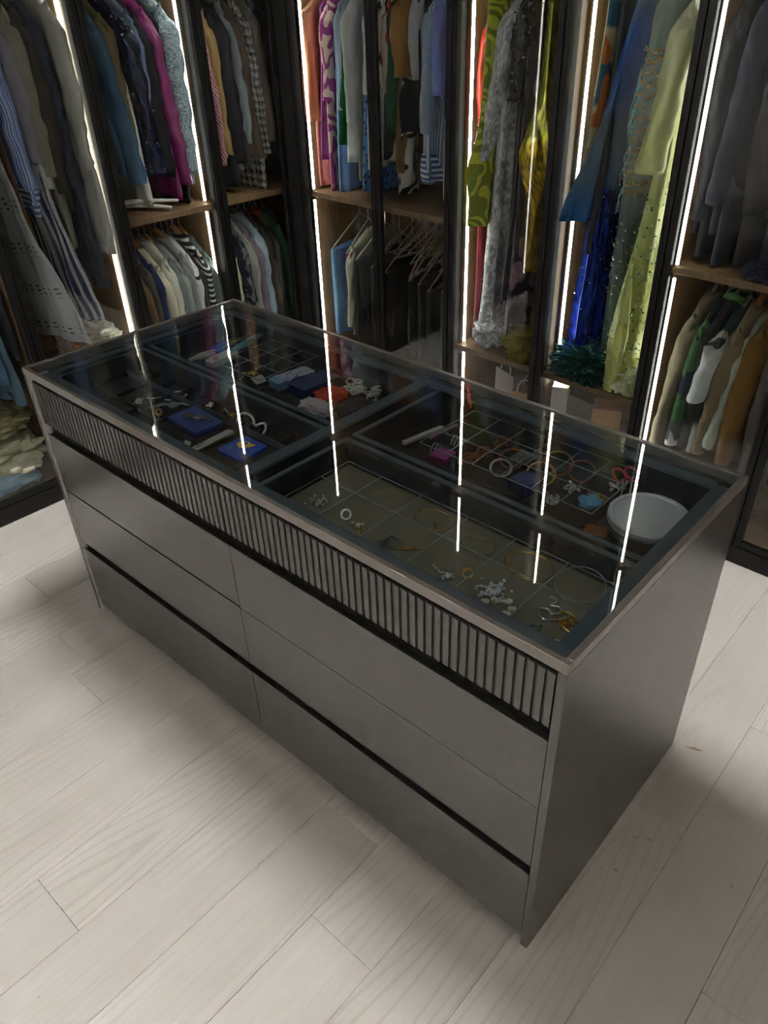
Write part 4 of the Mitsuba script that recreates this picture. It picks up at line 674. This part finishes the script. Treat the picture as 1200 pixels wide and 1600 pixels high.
G('jacket', 'corduroy_jacket', 'ochre corduroy jacket on the lower right rail', rt_, 1.45, 0.80, 0.34, (106, 78, 36), W=0.205, th=0.032, sl=0.48, sr=0.058, srt=0.044, lean=-0.02, hang='hanger_wood', sdt=-0.02)
for t, c, nm in ((1.52, (28, 34, 44), 'navy padded'), (1.575, (36, 36, 40), 'dark grey'), (1.63, (20, 24, 32), 'black hooded'), (1.70, (40, 46, 44), 'deep green')):
    G('jacket', 'jacket', f'{nm} jacket at the right end of the lower right rail', rt_, t, 0.79, 0.36, c, W=0.205, th=0.026, sl=0.48, sr=0.055, lean=-0.02, hang='hanger_wire', scol=(96, 88, 86) if 'navy' in nm else None)
# --- loose cloth in the left wardrobes
heap('folded_shirt', 'crumpled white shirt on the low shelf under the striped dress', 'shirt', (-0.98, 0.71, ZLOW), (0.24, 0.17, 0.09), (214, 214, 200), seed=51, amp=0.5)
heap('scarf', 'orange and copper sequined scarf on the low shelf under the eyelet dress', 'scarf', (-0.93, 0.58, ZLOW), (0.16, 0.12, 0.06), (150, 84, 40), 'sequin', seed=52, amp=0.5)
heap('folded_knit', 'rolled sage green knit lying on the wardrobe floor at the left', 'sweater', (-0.90, 0.17, ZP + 0.06), (0.26, 0.26, 0.15), (196, 196, 170), seed=53, amp=0.5, f=6)
heap('folded_trousers', 'olive khaki trousers folded above the sage knit', 'trousers', (-1.0, 0.2, ZP + 0.20), (0.3, 0.24, 0.09), (170, 164, 128), seed=54, amp=0.35)
heap('folded_jeans', 'pale blue jeans lying at the front of the wardrobe floor', 'jeans', (-0.87, 0.13, ZP), (0.18, 0.24, 0.10), (170, 206, 230), seed=55, amp=0.4, pat=None)
heap('folded_jeans', 'dark blue jeans left of the pale blue jeans', 'jeans', (-0.88, -0.08, ZP), (0.2, 0.18, 0.11), (40, 60, 90), seed=56, amp=0.35)
heap('cap', 'red cloth cap on the hanging denim at the left edge', 'cap', (-0.92, 0.16, 0.44), (0.1, 0.07, 0.06), (150, 20, 30), seed=57, amp=0.2)
for i, (y, rz) in enumerate(((0.90, 62), (0.925, 80))):        # two white moulded hangers lying on the middle shelf
    k = thing('moulded_hanger', ['broad white moulded hanger lying on the shelf under the denim jacket', 'white moulded hanger sticking out over the shelf edge'][i], 'hanger')
    a = np.linspace(-1, 1, 17); P = np.stack([0.20 * a, 0.075 * (1 - np.abs(a) ** 1.6), 0.012 * np.cos(a * 1.5)], 1)
    m = tube(P, 0.016 * (1 - 0.55 * np.abs(a)) + 0.003, 10); m.apply_scale((1, 1, 0.55)); b = np.linspace(0, 1, 8); h = tube(np.stack([0.02 * np.sin(b * 4), 0.08 + 0.06 * b, 0 * b + 0.004], 1), 0.003, 6)
    part(k, 'arms', mv(rot(m, (0, 0, 1), rz), XL - 0.16 + 0.05 * i, y, ZS + 0.016 + 0.018 * i), 'white_plastic', smooth=50); part(k, 'hook', mv(rot(h, (0, 0, 1), rz), XL - 0.16 + 0.05 * i, y, ZS + 0.016 + 0.018 * i), 'chrome', smooth=50)

# ---------------------------------------------------------------- jewellery under the glass
B = DZ + 0.0015                                      # lined drawer floor
def item(name, label, cat_, mesh, mat, smooth=False, group=None, **k): return solo(name, mesh, mat, label, cat_, group, smooth=smooth, **k)
def slab(x, y, w, d, h, rz=0, r=0.004, z=None):
    import shapely.geometry as sg
    p = sg.box(-w / 2 + r, -d / 2 + r, w / 2 - r, d / 2 - r).buffer(r, 6)
    m = trimesh.creation.extrude_polygon(p, h, engine='earcut'); return mv(rot(m, (0, 0, 1), rz), x, y, B if z is None else z)
def chain(pts, r, closed=False, bead=None):
    P = np.array(pts, float); n = len(P); t = np.linspace(0, 1, 8 * n); i = np.clip((t * (n - 1)).astype(int), 0, n - 2); f = t * (n - 1) - i
    def g(k): return P[np.clip(k, 0, n - 1)]
    a, b, c, d = g(i - 1), g(i), g(i + 1), g(i + 2); f = f[:, None]
    Q = 0.5 * (2 * b + (c - a) * f + (2 * a - 5 * b + 4 * c - d) * f ** 2 + (3 * b - a - 3 * c + d) * f ** 3)
    if bead is None: return tube(Q, r, 6)
    L = np.concatenate([[0], np.cumsum(np.linalg.norm(np.diff(Q, axis=0), axis=1))]); s = np.arange(0, L[-1], bead)
    C = np.stack([np.interp(s, L, Q[:, j]) for j in range(3)], 1); ico = trimesh.creation.icosphere(1, r)
    return cat(*[mv(ico, *c) for c in C])
def gems(x, y, n, R, r, seed, z=0.004):
    rs = np.random.RandomState(seed); o = []
    for i in range(n):
        m = trimesh.creation.icosphere(0, r * rs.uniform(0.6, 1.2)); o.append(mv(rot(m, (1, 0, 0), rs.uniform(0, 90)), x + rs.normal(0, R * 0.5), y + rs.normal(0, R * 0.5), B + z + rs.uniform(0, r)))
    return cat(*o)
# front left: black velvet insert with low dividers
k = thing('velvet_tray', 'black velvet jewellery insert with low dividers in the front left drawer', 'tray')
part(k, 'base', box(0.05, 0.857, 0.05, 0.34, DZ + 0.0002, B - 0.0003), 'drawer_dark')
for x in (0.13, 0.215, 0.30, 0.385, 0.585, 0.66, 0.75): part(k, 'divider', box(x - 0.0015, x + 0.0015, 0.283, 0.34, DZ, DZ + 0.016), 'black_plastic')
part(k, 'divider', box(0.05, 0.857, 0.280, 0.283, DZ, DZ + 0.018), 'tray_rim')
for x in (0.16, 0.28, 0.395, 0.615): part(k, 'divider', box(x - 0.0015, x + 0.0015, 0.05, 0.28, DZ, DZ + 0.012), 'black_plastic')
part(k, 'divider', box(0.05, 0.395, 0.165, 0.168, DZ, DZ + 0.012), 'black_plastic')
k = thing('gift_box', 'flat dark blue box under the black watch in the front left drawer', 'box'); part(k, 'base', slab(0.483, 0.218, 0.135, 0.085, 0.014, -3), 'navy_box'); part(k, 'lid', slab(0.483, 0.218, 0.139, 0.089, 0.008, -3, z=B + 0.012), 'royal_dull', label='blue lid')
k = thing('watch', 'black wristwatch lying on the dark blue box', 'watch'); part(k, 'case', mv(trimesh.creation.cylinder(0.013, 0.007, sections=24), 0.492, 0.222, B + 0.0245), 'black_plastic', smooth=40); part(k, 'strap', chain([(0.452, 0.205, B + 0.023), (0.47, 0.212, B + 0.03), (0.492, 0.222, B + 0.026), (0.513, 0.232, B + 0.03), (0.528, 0.238, B + 0.023)], 0.006), 'black_plastic', smooth=50); part(k, 'dial', mv(trimesh.creation.cylinder(0.0105, 0.001, sections=24), 0.492, 0.222, B + 0.0287), 'silver')
k = thing('card_strip', 'narrow white card with grey capital letters left of the blue card box', 'card'); part(k, 'card', slab(0.591, 0.19, 0.024, 0.135, 0.006, 4), 'white_paper')
tx = meshkit.text_mesh('XEO', 0.012, 0.0006); tx.apply_translation((0, -0.006, 0)); part(k, 'lettering', mv(rot(tx, (0, 0, 1), 94), 0.592, 0.135, B + 0.0061), 'grey_card', label='grey letters XEO')
k = thing('card_box', 'bright royal blue rounded card with a gold emblem in the front left drawer', 'box'); part(k, 'body', slab(0.689, 0.212, 0.092, 0.094, 0.010, 2, r=0.012), 'royal_blue')
import shapely.geometry as sg, shapely.affinity as sa
em = sg.Point(0, 0).buffer(0.017).difference(sg.Point(0.004, 0.006).buffer(0.008)).union(sa.scale(sg.Point(-0.008, 0.012).buffer(0.008), 1.2, 0.7)).union(sa.scale(sg.Point(0.012, -0.01).buffer(0.012), 1.3, 0.6)).difference(sg.box(-0.004, 0.004, 0.003, 0.03))
part(k, 'emblem', mv(rot(trimesh.creation.extrude_polygon(em, 0.0012, engine='earcut'), (0, 0, 1), 60), 0.683, 0.224, B + 0.010), 'gold', label='gold curled emblem')
for i in range(3): part(k, 'small_line', box(0.660 + 0.004 * i, 0.662 + 0.004 * i, 0.178 + 0.004 * i, 0.203 - 0.003 * i, B + 0.0099, B + 0.0104), 'flower_blue')
item('bracelet', 'white banded bracelet standing behind the white card strip', 'bracelet', ring((0.586, 0.308, B + 0.012), 0.026, 0.004, (70, 20), a0=-10, a1=190, ry=0.022), 'pearl', 50)
item('bracelet', 'crystal bracelet curled behind the blue card box', 'bracelet', chain([(0.62, 0.315, B + 0.008), (0.632, 0.328, B + 0.014), (0.65, 0.325, B + 0.015), (0.664, 0.31, B + 0.010), (0.668, 0.298, B + 0.006)], 0.0042, bead=0.0062), 'crystal')
item('watch', 'small silver watch with a round dial left of the dark blue box', 'watch', cat(mv(trimesh.creation.cylinder(0.014, 0.006, sections=28), 0.339, 0.245, B + 0.006), chain([(0.305, 0.215, B + 0.003), (0.318, 0.225, B + 0.009), (0.339, 0.245, B + 0.006), (0.357, 0.262, B + 0.010), (0.375, 0.275, B + 0.004)], 0.0038, bead=0.006)), 'silver', 40)
item('earrings', 'cluster of crystal earrings behind the dark blue box', 'earrings', gems(0.424, 0.312, 22, 0.018, 0.0042, 1, 0.006), 'crystal')
item('brooch', 'sparkling crystal brooch at the left of the velvet insert', 'brooch', gems(0.245, 0.195, 20, 0.014, 0.004, 2), 'crystal')
item('necklace', 'fine silver chain behind the crystal brooch', 'necklace', chain([(0.235, 0.225, B + .002), (0.255, 0.24, B + .003), (0.262, 0.258, B + .002), (0.285, 0.255, B + .003), (0.30, 0.265, B + .002)], 0.0016), 'silver', 50)
item('ring', 'pair of gold and silver rings in the left front corner of the velvet insert', 'ring', cat(ring((0.350, 0.190, B + 0.008), 0.009, 0.0018, (60, 30)), ring((0.366, 0.172, B + 0.008), 0.009, 0.0018, (70, 10))), 'gold', 50)
item('necklace', 'silver chain beside the watch in the back compartments', 'necklace', chain([(0.262, 0.30, B + .002), (0.275, 0.315, B + .003), (0.29, 0.305, B + .002), (0.305, 0.315, B + .003), (0.31, 0.30, B + .002)], 0.0018), 'silver', 50)
item('pendant', 'gold leaf shaped pendant in the middle of the velvet insert', 'pendant', cat(mv(rot(trimesh.creation.icosphere(2, 0.012), (0, 0, 1), 0).apply_scale((0.6, 1.5, 0.3)) if False else slab(0, 0, 0.012, 0.03, 0.003, 0, 0.005, 0), 0.368, 0.290, B), chain([(0.36, 0.305, B + .002), (0.372, 0.318, B + .004), (0.385, 0.312, B + .002)], 0.0015)), 'dull_gold', 40)
item('ring', 'silver ring with a stone right of the crystal earrings', 'ring', cat(ring((0.498, 0.305, B + 0.010), 0.010, 0.002, (75, 20)), mv(trimesh.creation.icosphere(1, 0.0045), 0.498, 0.307, B + 0.021)), 'silver', 50)
item('keyring', 'olive tassel keyring between earrings and white bracelet', 'keyring', cat(chain([(0.512, 0.31, B + .004), (0.525, 0.32, B + .008), (0.535, 0.30, B + .006), (0.545, 0.295, B + .003)], 0.0042), ring((0.508, 0.318, B + 0.005), 0.008, 0.0015)), 'dull_gold', 50)
item('pearl_earrings', 'white pearl earrings at the low end of the white card strip', 'earrings', cat(*[mv(trimesh.creation.icosphere(2, 0.0055), 0.556 + 0.010 * a, 0.130 + 0.011 * b, B + 0.0055) for a, b in ((0, 0), (0.3, 1), (1.1, 0.2), (-0.7, 0.9))]), 'pearl', True)
# front right: frosted acrylic tray of six by two cells
def acrylic_tray(label, xs, ys, h, mat_base, z0=None):
    z0 = B if z0 is None else z0; k = thing('acrylic_tray', label, 'tray')
    part(k, 'base', box(xs[0], xs[-1], ys[0], ys[-1], z0 - 0.0005, z0 + 0.0012), mat_base)
    for x in xs:
        d = part(k, 'divider', trimesh.Trimesh([(x, ys[0], z0 + .001), (x, ys[-1], z0 + .001), (x, ys[-1], z0 + h), (x, ys[0], z0 + h)], [(0, 1, 2), (0, 2, 3)], process=False), 'acrylic'); part(d, 'lip', box(x - 0.0011, x + 0.0011, ys[0], ys[-1], z0 + h - 0.0006, z0 + h + 0.001), 'acrylic_edge')
    for y in ys:
        d = part(k, 'divider', trimesh.Trimesh([(xs[0], y, z0 + .001), (xs[-1], y, z0 + .001), (xs[-1], y, z0 + h), (xs[0], y, z0 + h)], [(0, 1, 2), (0, 2, 3)], process=False), 'acrylic'); part(d, 'lip', box(xs[0], xs[-1], y - 0.0011, y + 0.0011, z0 + h - 0.0006, z0 + h + 0.001), 'acrylic_edge')
    return k
acrylic_tray('low frosted acrylic jewellery tray of twelve cells in the front right drawer', [0.952, 1.066, 1.194, 1.332, 1.459, 1.590, 1.712], [0.075, 0.243, 0.338], 0.012, 'acrylic_frost')
FRI = [('silver_mesh_earrings', 'silver mesh earrings at the left end of the acrylic tray', 'earrings', gems(1.017, 0.172, 34, 0.022, 0.0034, 11), 'silver'),
 ('ring', 'round silver ring left of the crystal studs in the acrylic tray', 'ring', ring((1.110, 0.170, B + 0.009), 0.011, 0.0028, (50, 20)), 'silver'),
 ('earrings', 'pair of tiny crystal studs in the second cell', 'earrings', gems(1.155, 0.165, 8, 0.012, 0.0032, 12), 'crystal'),
 ('ring', 'gold ring with a pearl beside the cell divider', 'ring', cat(ring((1.178, 0.150, B + 0.008), 0.009, 0.0018, (60, -20)), mv(trimesh.creation.icosphere(2, 0.004), 1.178, 0.150, B + 0.018)), 'gold'),
 ('necklace', 'gold necklace with a bar pendant in the second back cell', 'necklace', cat(ring((1.128, 0.288, B + 0.002), 0.045, 0.0008, n=48, ry=0.038), chain([(1.10, 0.30, B + .002), (1.12, 0.285, B + .003), (1.145, 0.275, B + .002)], 0.0016)), 'dull_gold'),
 ('necklace', 'fine gold necklace loop in the third back cell', 'necklace', cat(ring((1.268, 0.29, B + 0.002), 0.048, 0.0009, n=48, ry=0.036), chain([(1.275, 0.282, B + .002), (1.29, 0.27, B + .004), (1.30, 0.262, B + .002), (1.292, 0.285, B + .003)], 0.0016)), 'gold'),
 ('feather_earring', 'pale grey feather earring in the third front cell', 'earrings', cat(*[chain([(1.235, 0.185, B + .002), (1.245 + .01 * math.cos(a), 0.17 + .02 * math.sin(a), B + .004), (1.25 + .028 * math.cos(a), 0.165 + .03 * math.sin(a), B + .002)], 0.0009) for a in np.linspace(-2.6, 0.6, 9)]), 'tray_rim'),
 ('necklace', 'angular gold chain in the third front cell', 'necklace', chain([(1.285, 0.205, B + .002), (1.30, 0.195, B + .003), (1.29, 0.165, B + .002), (1.275, 0.15, B + .002), (1.31, 0.18, B + .003), (1.325, 0.20, B + .002)], 0.0014), 'gold'),
 ('bracelet', 'oval gold bangle in the fourth back cell', 'bracelet', ring((1.405, 0.278, B + 0.003), 0.038, 0.0012, n=40, ry=0.028), 'dull_gold'),
 ('earrings', 'three small pearl studs in the fourth front cell', 'earrings', cat(*[mv(trimesh.creation.icosphere(1, 0.0032), 1.375 + 0.009 * i, 0.160 - .003 * i, B + 0.004) for i in range(4)]), 'pearl'),
 ('brooch', 'crystal flower brooch in the fourth front cell', 'brooch', gems(1.420, 0.150, 26, 0.014, 0.0036, 13), 'crystal'),
 ('ring', 'gold ring with a crystal beside the fourth divider', 'ring', cat(ring((1.448, 0.182, B + 0.008), 0.010, 0.0018, (50, 40)), mv(trimesh.creation.icosphere(1, 0.004), 1.444, 0.178, B + 0.016)), 'gold'),
 ('necklace', 'gold choker chain with small stars in the fifth back cell', 'necklace', cat(ring((1.527, 0.288, B + 0.003), 0.055, 0.0011, n=48, ry=0.042), chain([(1.475, 0.285, B + .002), (1.49, 0.272, B + .004), (1.50, 0.252, B + .003), (1.53, 0.255, B + .002), (1.565, 0.262, B + .002)], 0.0014, bead=0.004)), 'gold'),
 ('bangle', 'thin clear bangle at the right end of the acrylic tray', 'bracelet', ring((1.645, 0.292, B + 0.014), 0.050, 0.0014, (8, 0), n=48), 'acrylic_edge'),
 ('necklace', 'bulky crystal statement necklace in the fifth front cell', 'necklace', gems(1.520, 0.178, 60, 0.028, 0.0052, 14), 'crystal'),
 ('necklace', 'necklace of flat grey stones beside the crystal statement necklace', 'necklace', cat(*[slab(1.555 + 0.022 * math.cos(a) * (1 + .3 * (i % 2)), 0.135 + 0.030 * math.sin(a), 0.017, 0.013, 0.005, i * 40, 0.005, B + 0.002 * (i % 3)) for i, a in enumerate(np.linspace(0, 6.28, 11))]), 'pearl'),
 ('pendant', 'silver wire squiggle pendant in the last front cell', 'pendant', chain([(1.615, 0.235, B + .003), (1.632, 0.228, B + .005), (1.628, 0.212, B + .004), (1.645, 0.215, B + .006), (1.655, 0.205, B + .005), (1.645, 0.19, B + .005), (1.63, 0.196, B + .006), (1.618, 0.186, B + .005), (1.632, 0.172, B + .004), (1.65, 0.172, B + .004), (1.672, 0.20, B + .005), (1.665, 0.218, B + .003)], 0.0022), 'silver'),
 ('brooch', 'leaf shaped gold filigree brooch in the last front cell', 'brooch', cat(ring((1.682, 0.192, B + 0.005), 0.017, 0.0016, (6, 60), ry=0.028, n=30), *[chain([(1.682, 0.192, B + .005), (1.682 + .012 * math.cos(a), 0.192 + .018 * math.sin(a), B + .008)], 0.0014) for a in np.linspace(0, 6, 10)], gems(1.682, 0.19, 18, 0.014, 0.0025, 15)), 'gold'),
 ('earrings', 'tiny green stone earrings near the corner of the acrylic tray', 'earrings', gems(1.638, 0.140, 14, 0.016, 0.0022, 16), 'emerald'),
 ('ring', 'small silver ring in the nearest corner of the drawer', 'ring', ring((1.696, 0.125, B + 0.006), 0.008, 0.0014, (40, 0)), 'silver')]
for nm, lb, ct, ms, mt in FRI: item(nm, lb, ct, ms, mt, 50 if 'gems' not in nm else False)
# back left drawer
k = thing('hairbrush', 'pale teal handled brush with a white head in the back left drawer', 'brush')
d = np.array([0.173 - 0.204, 0.712 - 0.492]); d /= np.linalg.norm(d); q = lambda s, z: (0.204 + d[0] * s, 0.475 + d[1] * s, B + z)
part(k, 'handle', tube([q(0.10, .022), q(0.13, .024), q(0.17, .028), q(0.21, .032), q(0.235, .033)], [0.009, 0.0115, 0.012, 0.010, 0.006], 12), 'teal_plastic', smooth=50)
part(k, 'head', mv(rot(slab(0, 0, 0.045, 0.115, 0.016, 0, 0.012, 0), (0, 0, 1), 8), *q(0.055, 0.008)), 'white_plastic', smooth=40)
part(k, 'red_mark', ring(q(0.03, 0.0245), 0.007, 0.0012), 'red_plastic', smooth=50)
item('paper_card', 'white paper card leaning behind the brush', 'card', mv(rot(rot(box(-0.03, 0.03, -0.05, 0.05, 0, 0.001), (0, 1, 0), -35), (0, 0, 1), 5), 0.150, 0.625, B + 0.03), 'white_paper')
item('pouch', 'bright blue pouch left of the brush', 'pouch', mv(slab(0, 0, 0.045, 0.08, 0.022, 15, 0.015, 0), 0.128, 0.578, B), 'royal_blue', 40)
item('cosmetic_tube', 'white squeezed tube at the left of the back drawer', 'tube', tube([(0.115, 0.46, B + .010), (0.125, 0.50, B + .012), (0.135, 0.54, B + .012), (0.138, 0.555, B + .010)], [0.004, 0.012, 0.014, 0.010], 12), 'white_plastic', 50)
item('sachet', 'yellow green sachet behind the blue pouch', 'sachet', mv(rot(box(-0.012, 0.012, -0.03, 0.03, 0, 0.002), (0, 1, 0), -40), 0.105, 0.64, B + 0.015), 'sachet_green')
acrylic_tray('clear acrylic box of nine cells in the back left drawer', [0.235, 0.305, 0.375, 0.445], [0.475, 0.55, 0.63, 0.71], 0.032, 'drawer_dark')
for (x, y, m, lb, nn) in ((0.270, 0.600, 'wine', 'dark red scarf clip in a cell of the clear box', 'scarf_clip'), (0.345, 0.52, 'gold', 'gold hair pins in a front cell of the clear box', 'hair_pins'), (0.405, 0.505, 'white_paper', 'small white folded card in the front cell of the clear box', 'folded_card'), (0.265, 0.675, 'wine', 'dark beads in the rear left cell of the clear box', 'beads'), (0.34, 0.665, 'black_plastic', 'black hair ties in the rear cell of the clear box', 'hair_ties')):
    item(nn, lb, 'hair pins' if 'pins' in nn else ('card' if 'card' in nn else ('beads' if nn == 'beads' else 'hair accessory')), gems(x, y, 16, 0.018, 0.005, int(x * 900)) if m != 'white_paper' else mv(rot(box(-0.014, 0.014, -0.02, 0.02, 0, 0.001), (0, 1, 0), 30), x, y, B + .012), m)
k = thing('packet', 'white and lilac printed packet in the back left drawer', 'packet'); m = slab(0.487, 0.565, 0.055, 0.135, 0.024, -6, 0.006, B + 0.008); part(k, 'wrapper', m, 'packet_print')
item('jewellery_box', 'navy blue box right of the printed packet', 'box', slab(0.565, 0.585, 0.075, 0.14, 0.032, -4), 'navy_box')
heap('cloth_pouch', 'orange red cloth pouch right of the navy box', 'pouch', (0.655, 0.565, B), (0.085, 0.10, 0.035), (184, 62, 44), seed=61, amp=0.25)
heap('cloth_bag', 'pale pink white cloth in front of the orange pouch', 'cloth', (0.675, 0.49, B), (0.11, 0.07, 0.03), (206, 196, 200), seed=62, amp=0.3)
heap('velvet_pouch', 'black velvet pouch at the right end of the back left drawer', 'pouch', (0.765, 0.555, B), (0.10, 0.12, 0.035), (24, 22, 24), seed=63, amp=0.3)
rs = np.random.RandomState(8)
item('necklace', 'tangled chunky pale chain behind the orange pouch', 'necklace', cat(*[ring((0.66 + 0.022 * i % 0.12 + rs.uniform(-.01, .01), 0.635 + rs.uniform(-.035, .03), B + 0.012 + rs.uniform(0, .02)), 0.014, 0.0028, (rs.uniform(-40, 40), rs.uniform(0, 90)), n=16, ry=0.010) for i in range(22)]), 'pearl', 50)
# back right drawer
acrylic_tray('long clear acrylic tray of bangles and necklaces in the back right drawer', [1.06, 1.145, 1.225, 1.31, 1.395, 1.475, 1.555], [0.485, 0.565, 0.64, 0.715], 0.042, 'drawer_dark')
item('pen', 'white flat pen beside the acrylic tray', 'pen', mv(rot(slab(0, 0, 0.014, 0.135, 0.008, 0, 0.003, 0), (0, 0, 1), -10), 1.012, 0.555, B + .012), 'white_plastic', 40)
item('pen', 'pink pen between the white pen and the tray', 'pen', tube([(1.030, 0.56, B + .012), (1.043, 0.66, B + .014)], 0.005, 10), 'pink_pale', 50)
for i, (x, y) in enumerate(((1.085, 0.535), (1.10, 0.60))): item('hair_claw', ['clear hair claw in the front left cell of the long tray', 'clear hair claw in the middle left cell of the long tray'][i], 'hair claw', cat(*[chain([(x + .01 * j, y - .02, B + .004), (x + .012 * j, y, B + .02), (x + .01 * j, y + .022, B + .004)], 0.002) for j in (-1.5, -.5, .5, 1.5)]), 'acrylic_edge', 50)
item('pink_box', 'square magenta card box at the front of the long tray', 'box', slab(1.110, 0.515, 0.05, 0.05, 0.016, 5), 'pink_card')
for i, (x, y, n) in enumerate(((1.185, 0.585, 30), (1.175, 0.535, 22), (1.19, 0.665, 24))): item('bead_necklace', ['amber bead necklace coiled in the middle of the second cell', 'amber bead necklace at the front of the second cell', 'amber bead bracelet pair at the rear of the second cell'][i], 'necklace', chain([(x + (0.016 + .008 * math.sin(a * 1.7)) * math.cos(a), y + 0.026 * math.sin(a), B + 0.008 + 0.012 * (a / 12)) for a in np.linspace(0, 12, 26)], 0.004, bead=0.0075), 'amber', True)
for x, y, r, m, lb in ((1.265, 0.60, 0.03, 'amber', 'tortoiseshell bangle in the third cell'), (1.27, 0.545, 0.026, 'silver', 'silver bangle in front of the tortoiseshell bangle'), (1.36, 0.585, 0.034, 'gold', 'bright gold bangle leaning in the fourth cell'), (1.365, 0.655, 0.036, 'dull_gold', 'wide dull gold bangle behind the bright gold bangle'), (1.43, 0.66, 0.032, 'amber', 'brown bangle in the fifth rear cell')):
    item('bangle', lb, 'bracelet', ring((x, y, B + 0.020), r, 0.0034, (35, 20), ry=r * 0.9), m, 50)
item('ring_box', 'small navy velvet ring box in the fourth front cell', 'box', slab(1.355, 0.525, 0.055, 0.06, 0.034, -6), 'navy_box')
item('hair_comb', 'clear crystal hair comb in the third cell', 'hair comb', cat(*[box(1.245 + .006 * i, 1.2475 + .006 * i, 0.62, 0.66, B + .004, B + .007) for i in range(9)], box(1.243, 1.298, 0.66, 0.672, B + .003, B + .009)), 'acrylic_edge')
for i, (x, y, n) in enumerate(((1.435, 0.525, 30), (1.435, 0.60, 22), (1.515, 0.60, 26), (1.51, 0.675, 20))): item('crystal_earrings', ['heap of crystal earrings in the fifth front cell', 'crystal earrings in the fifth middle cell', 'gold and crystal earrings in the sixth middle cell', 'crystal studs in the sixth rear cell'][i], 'earrings', gems(x, y, n, 0.022, 0.0042, 70 + i), 'gold' if i == 2 else 'crystal')
k = thing('flower_clip', 'blue fabric flower hair clip in the sixth front cell', 'hair clip')
for i in range(7):
    a = i * 0.9; m = trimesh.creation.icosphere(2, 1.0); m.apply_scale((0.020, 0.013, 0.0035)); m = rot(mv(m, 0.015, 0, 0), (0, 1, 0), -38 + 12 * (i % 2)); part(k, 'petal', mv(rot(m, (0, 0, 1), math.degrees(a)), 1.525, 0.530, B + 0.024), 'flower_blue', smooth=True)
part(k, 'centre', mv(trimesh.creation.icosphere(1, 0.006), 1.525, 0.530, B + 0.028), 'teal_plastic', smooth=True)
k = thing('scissors', 'small scissors with red looped handles behind the round tin', 'scissors')
for s in (-1, 1): part(k, 'handle', ring((1.535 + 0.012 * s, 0.675 + 0.006 * s, B + 0.046 + .004 * s), 0.014, 0.0028, (25, 60), ry=0.020), 'red_plastic', smooth=50); part(k, 'blade', tube([(1.545 + 0.006 * s, 0.655, B + 0.044), (1.565 - 0.002 * s, 0.60, B + 0.034)], [0.0028, 0.001], 6), 'silver', smooth=50)
k = thing('round_tin', 'large round white lidded tin with a crystal rim in the back right drawer', 'tin')
cx_, cy_ = 1.652, 0.566
part(k, 'body', mv(trimesh.creation.cylinder(0.082, 0.030, sections=64), cx_, cy_, B + 0.0155), 'grey_card', smooth=40)
prof = np.array([(0.0, 0.0385), (0.074, 0.0385), (0.0775, 0.0395), (0.079, 0.042), (0.0875, 0.042), (0.0895, 0.040), (0.0895, 0.031), (0.0, 0.031)])
part(k, 'lid', mv(trimesh.creation.revolve(prof, sections=72), cx_, cy_, B), 'lid_white', smooth=35)
part(k, 'crystal_rim', cat(*[mv(trimesh.creation.icosphere(0, 0.0025), cx_ + 0.0885 * math.cos(a), cy_ + 0.0885 * math.sin(a), B + 0.027) for a in np.linspace(0, 6.283, 110)]), 'crystal', kind='stuff')
item('leather_tag', 'pinkish leather tag under the round tin', 'tag', slab(1.570, 0.487, 0.05, 0.04, 0.004, 20, 0.01), 'amber')
# brown stain on the floor by the island's back corner
solo('floor_stain', mv(rot(trimesh.Trimesh(*(lambda V: (V, [(len(V) - 1, i, (i + 1) % (len(V) - 1)) for i in range(len(V) - 1)]))(np.vstack([[( (0.022 + 0.005 * math.sin(3 * a)) * math.cos(a), (0.0045 + 0.0015 * math.sin(5 * a)) * math.sin(a), 0.0004) for a in np.linspace(0, 6.283, 40, endpoint=False)], [(0, 0, 0.0007)]])), process=False), (0, 0, 1), 20), 1.842, 0.768), 'stain', 'thin brown smear on the floor at the back right corner of the island', 'stain')
sc = thing('drawer_scratch', 'pale hairline scratch across the lowest right drawer front', 'scratch')
scene[sc] = mikit.ply(tube([(1.469, 0.0028, 0.195), (1.55, 0.0028, 0.211), (1.636, 0.0028, 0.224)], [0.0002, 0.0006, 0.0002], 5), 'taupe_edge')
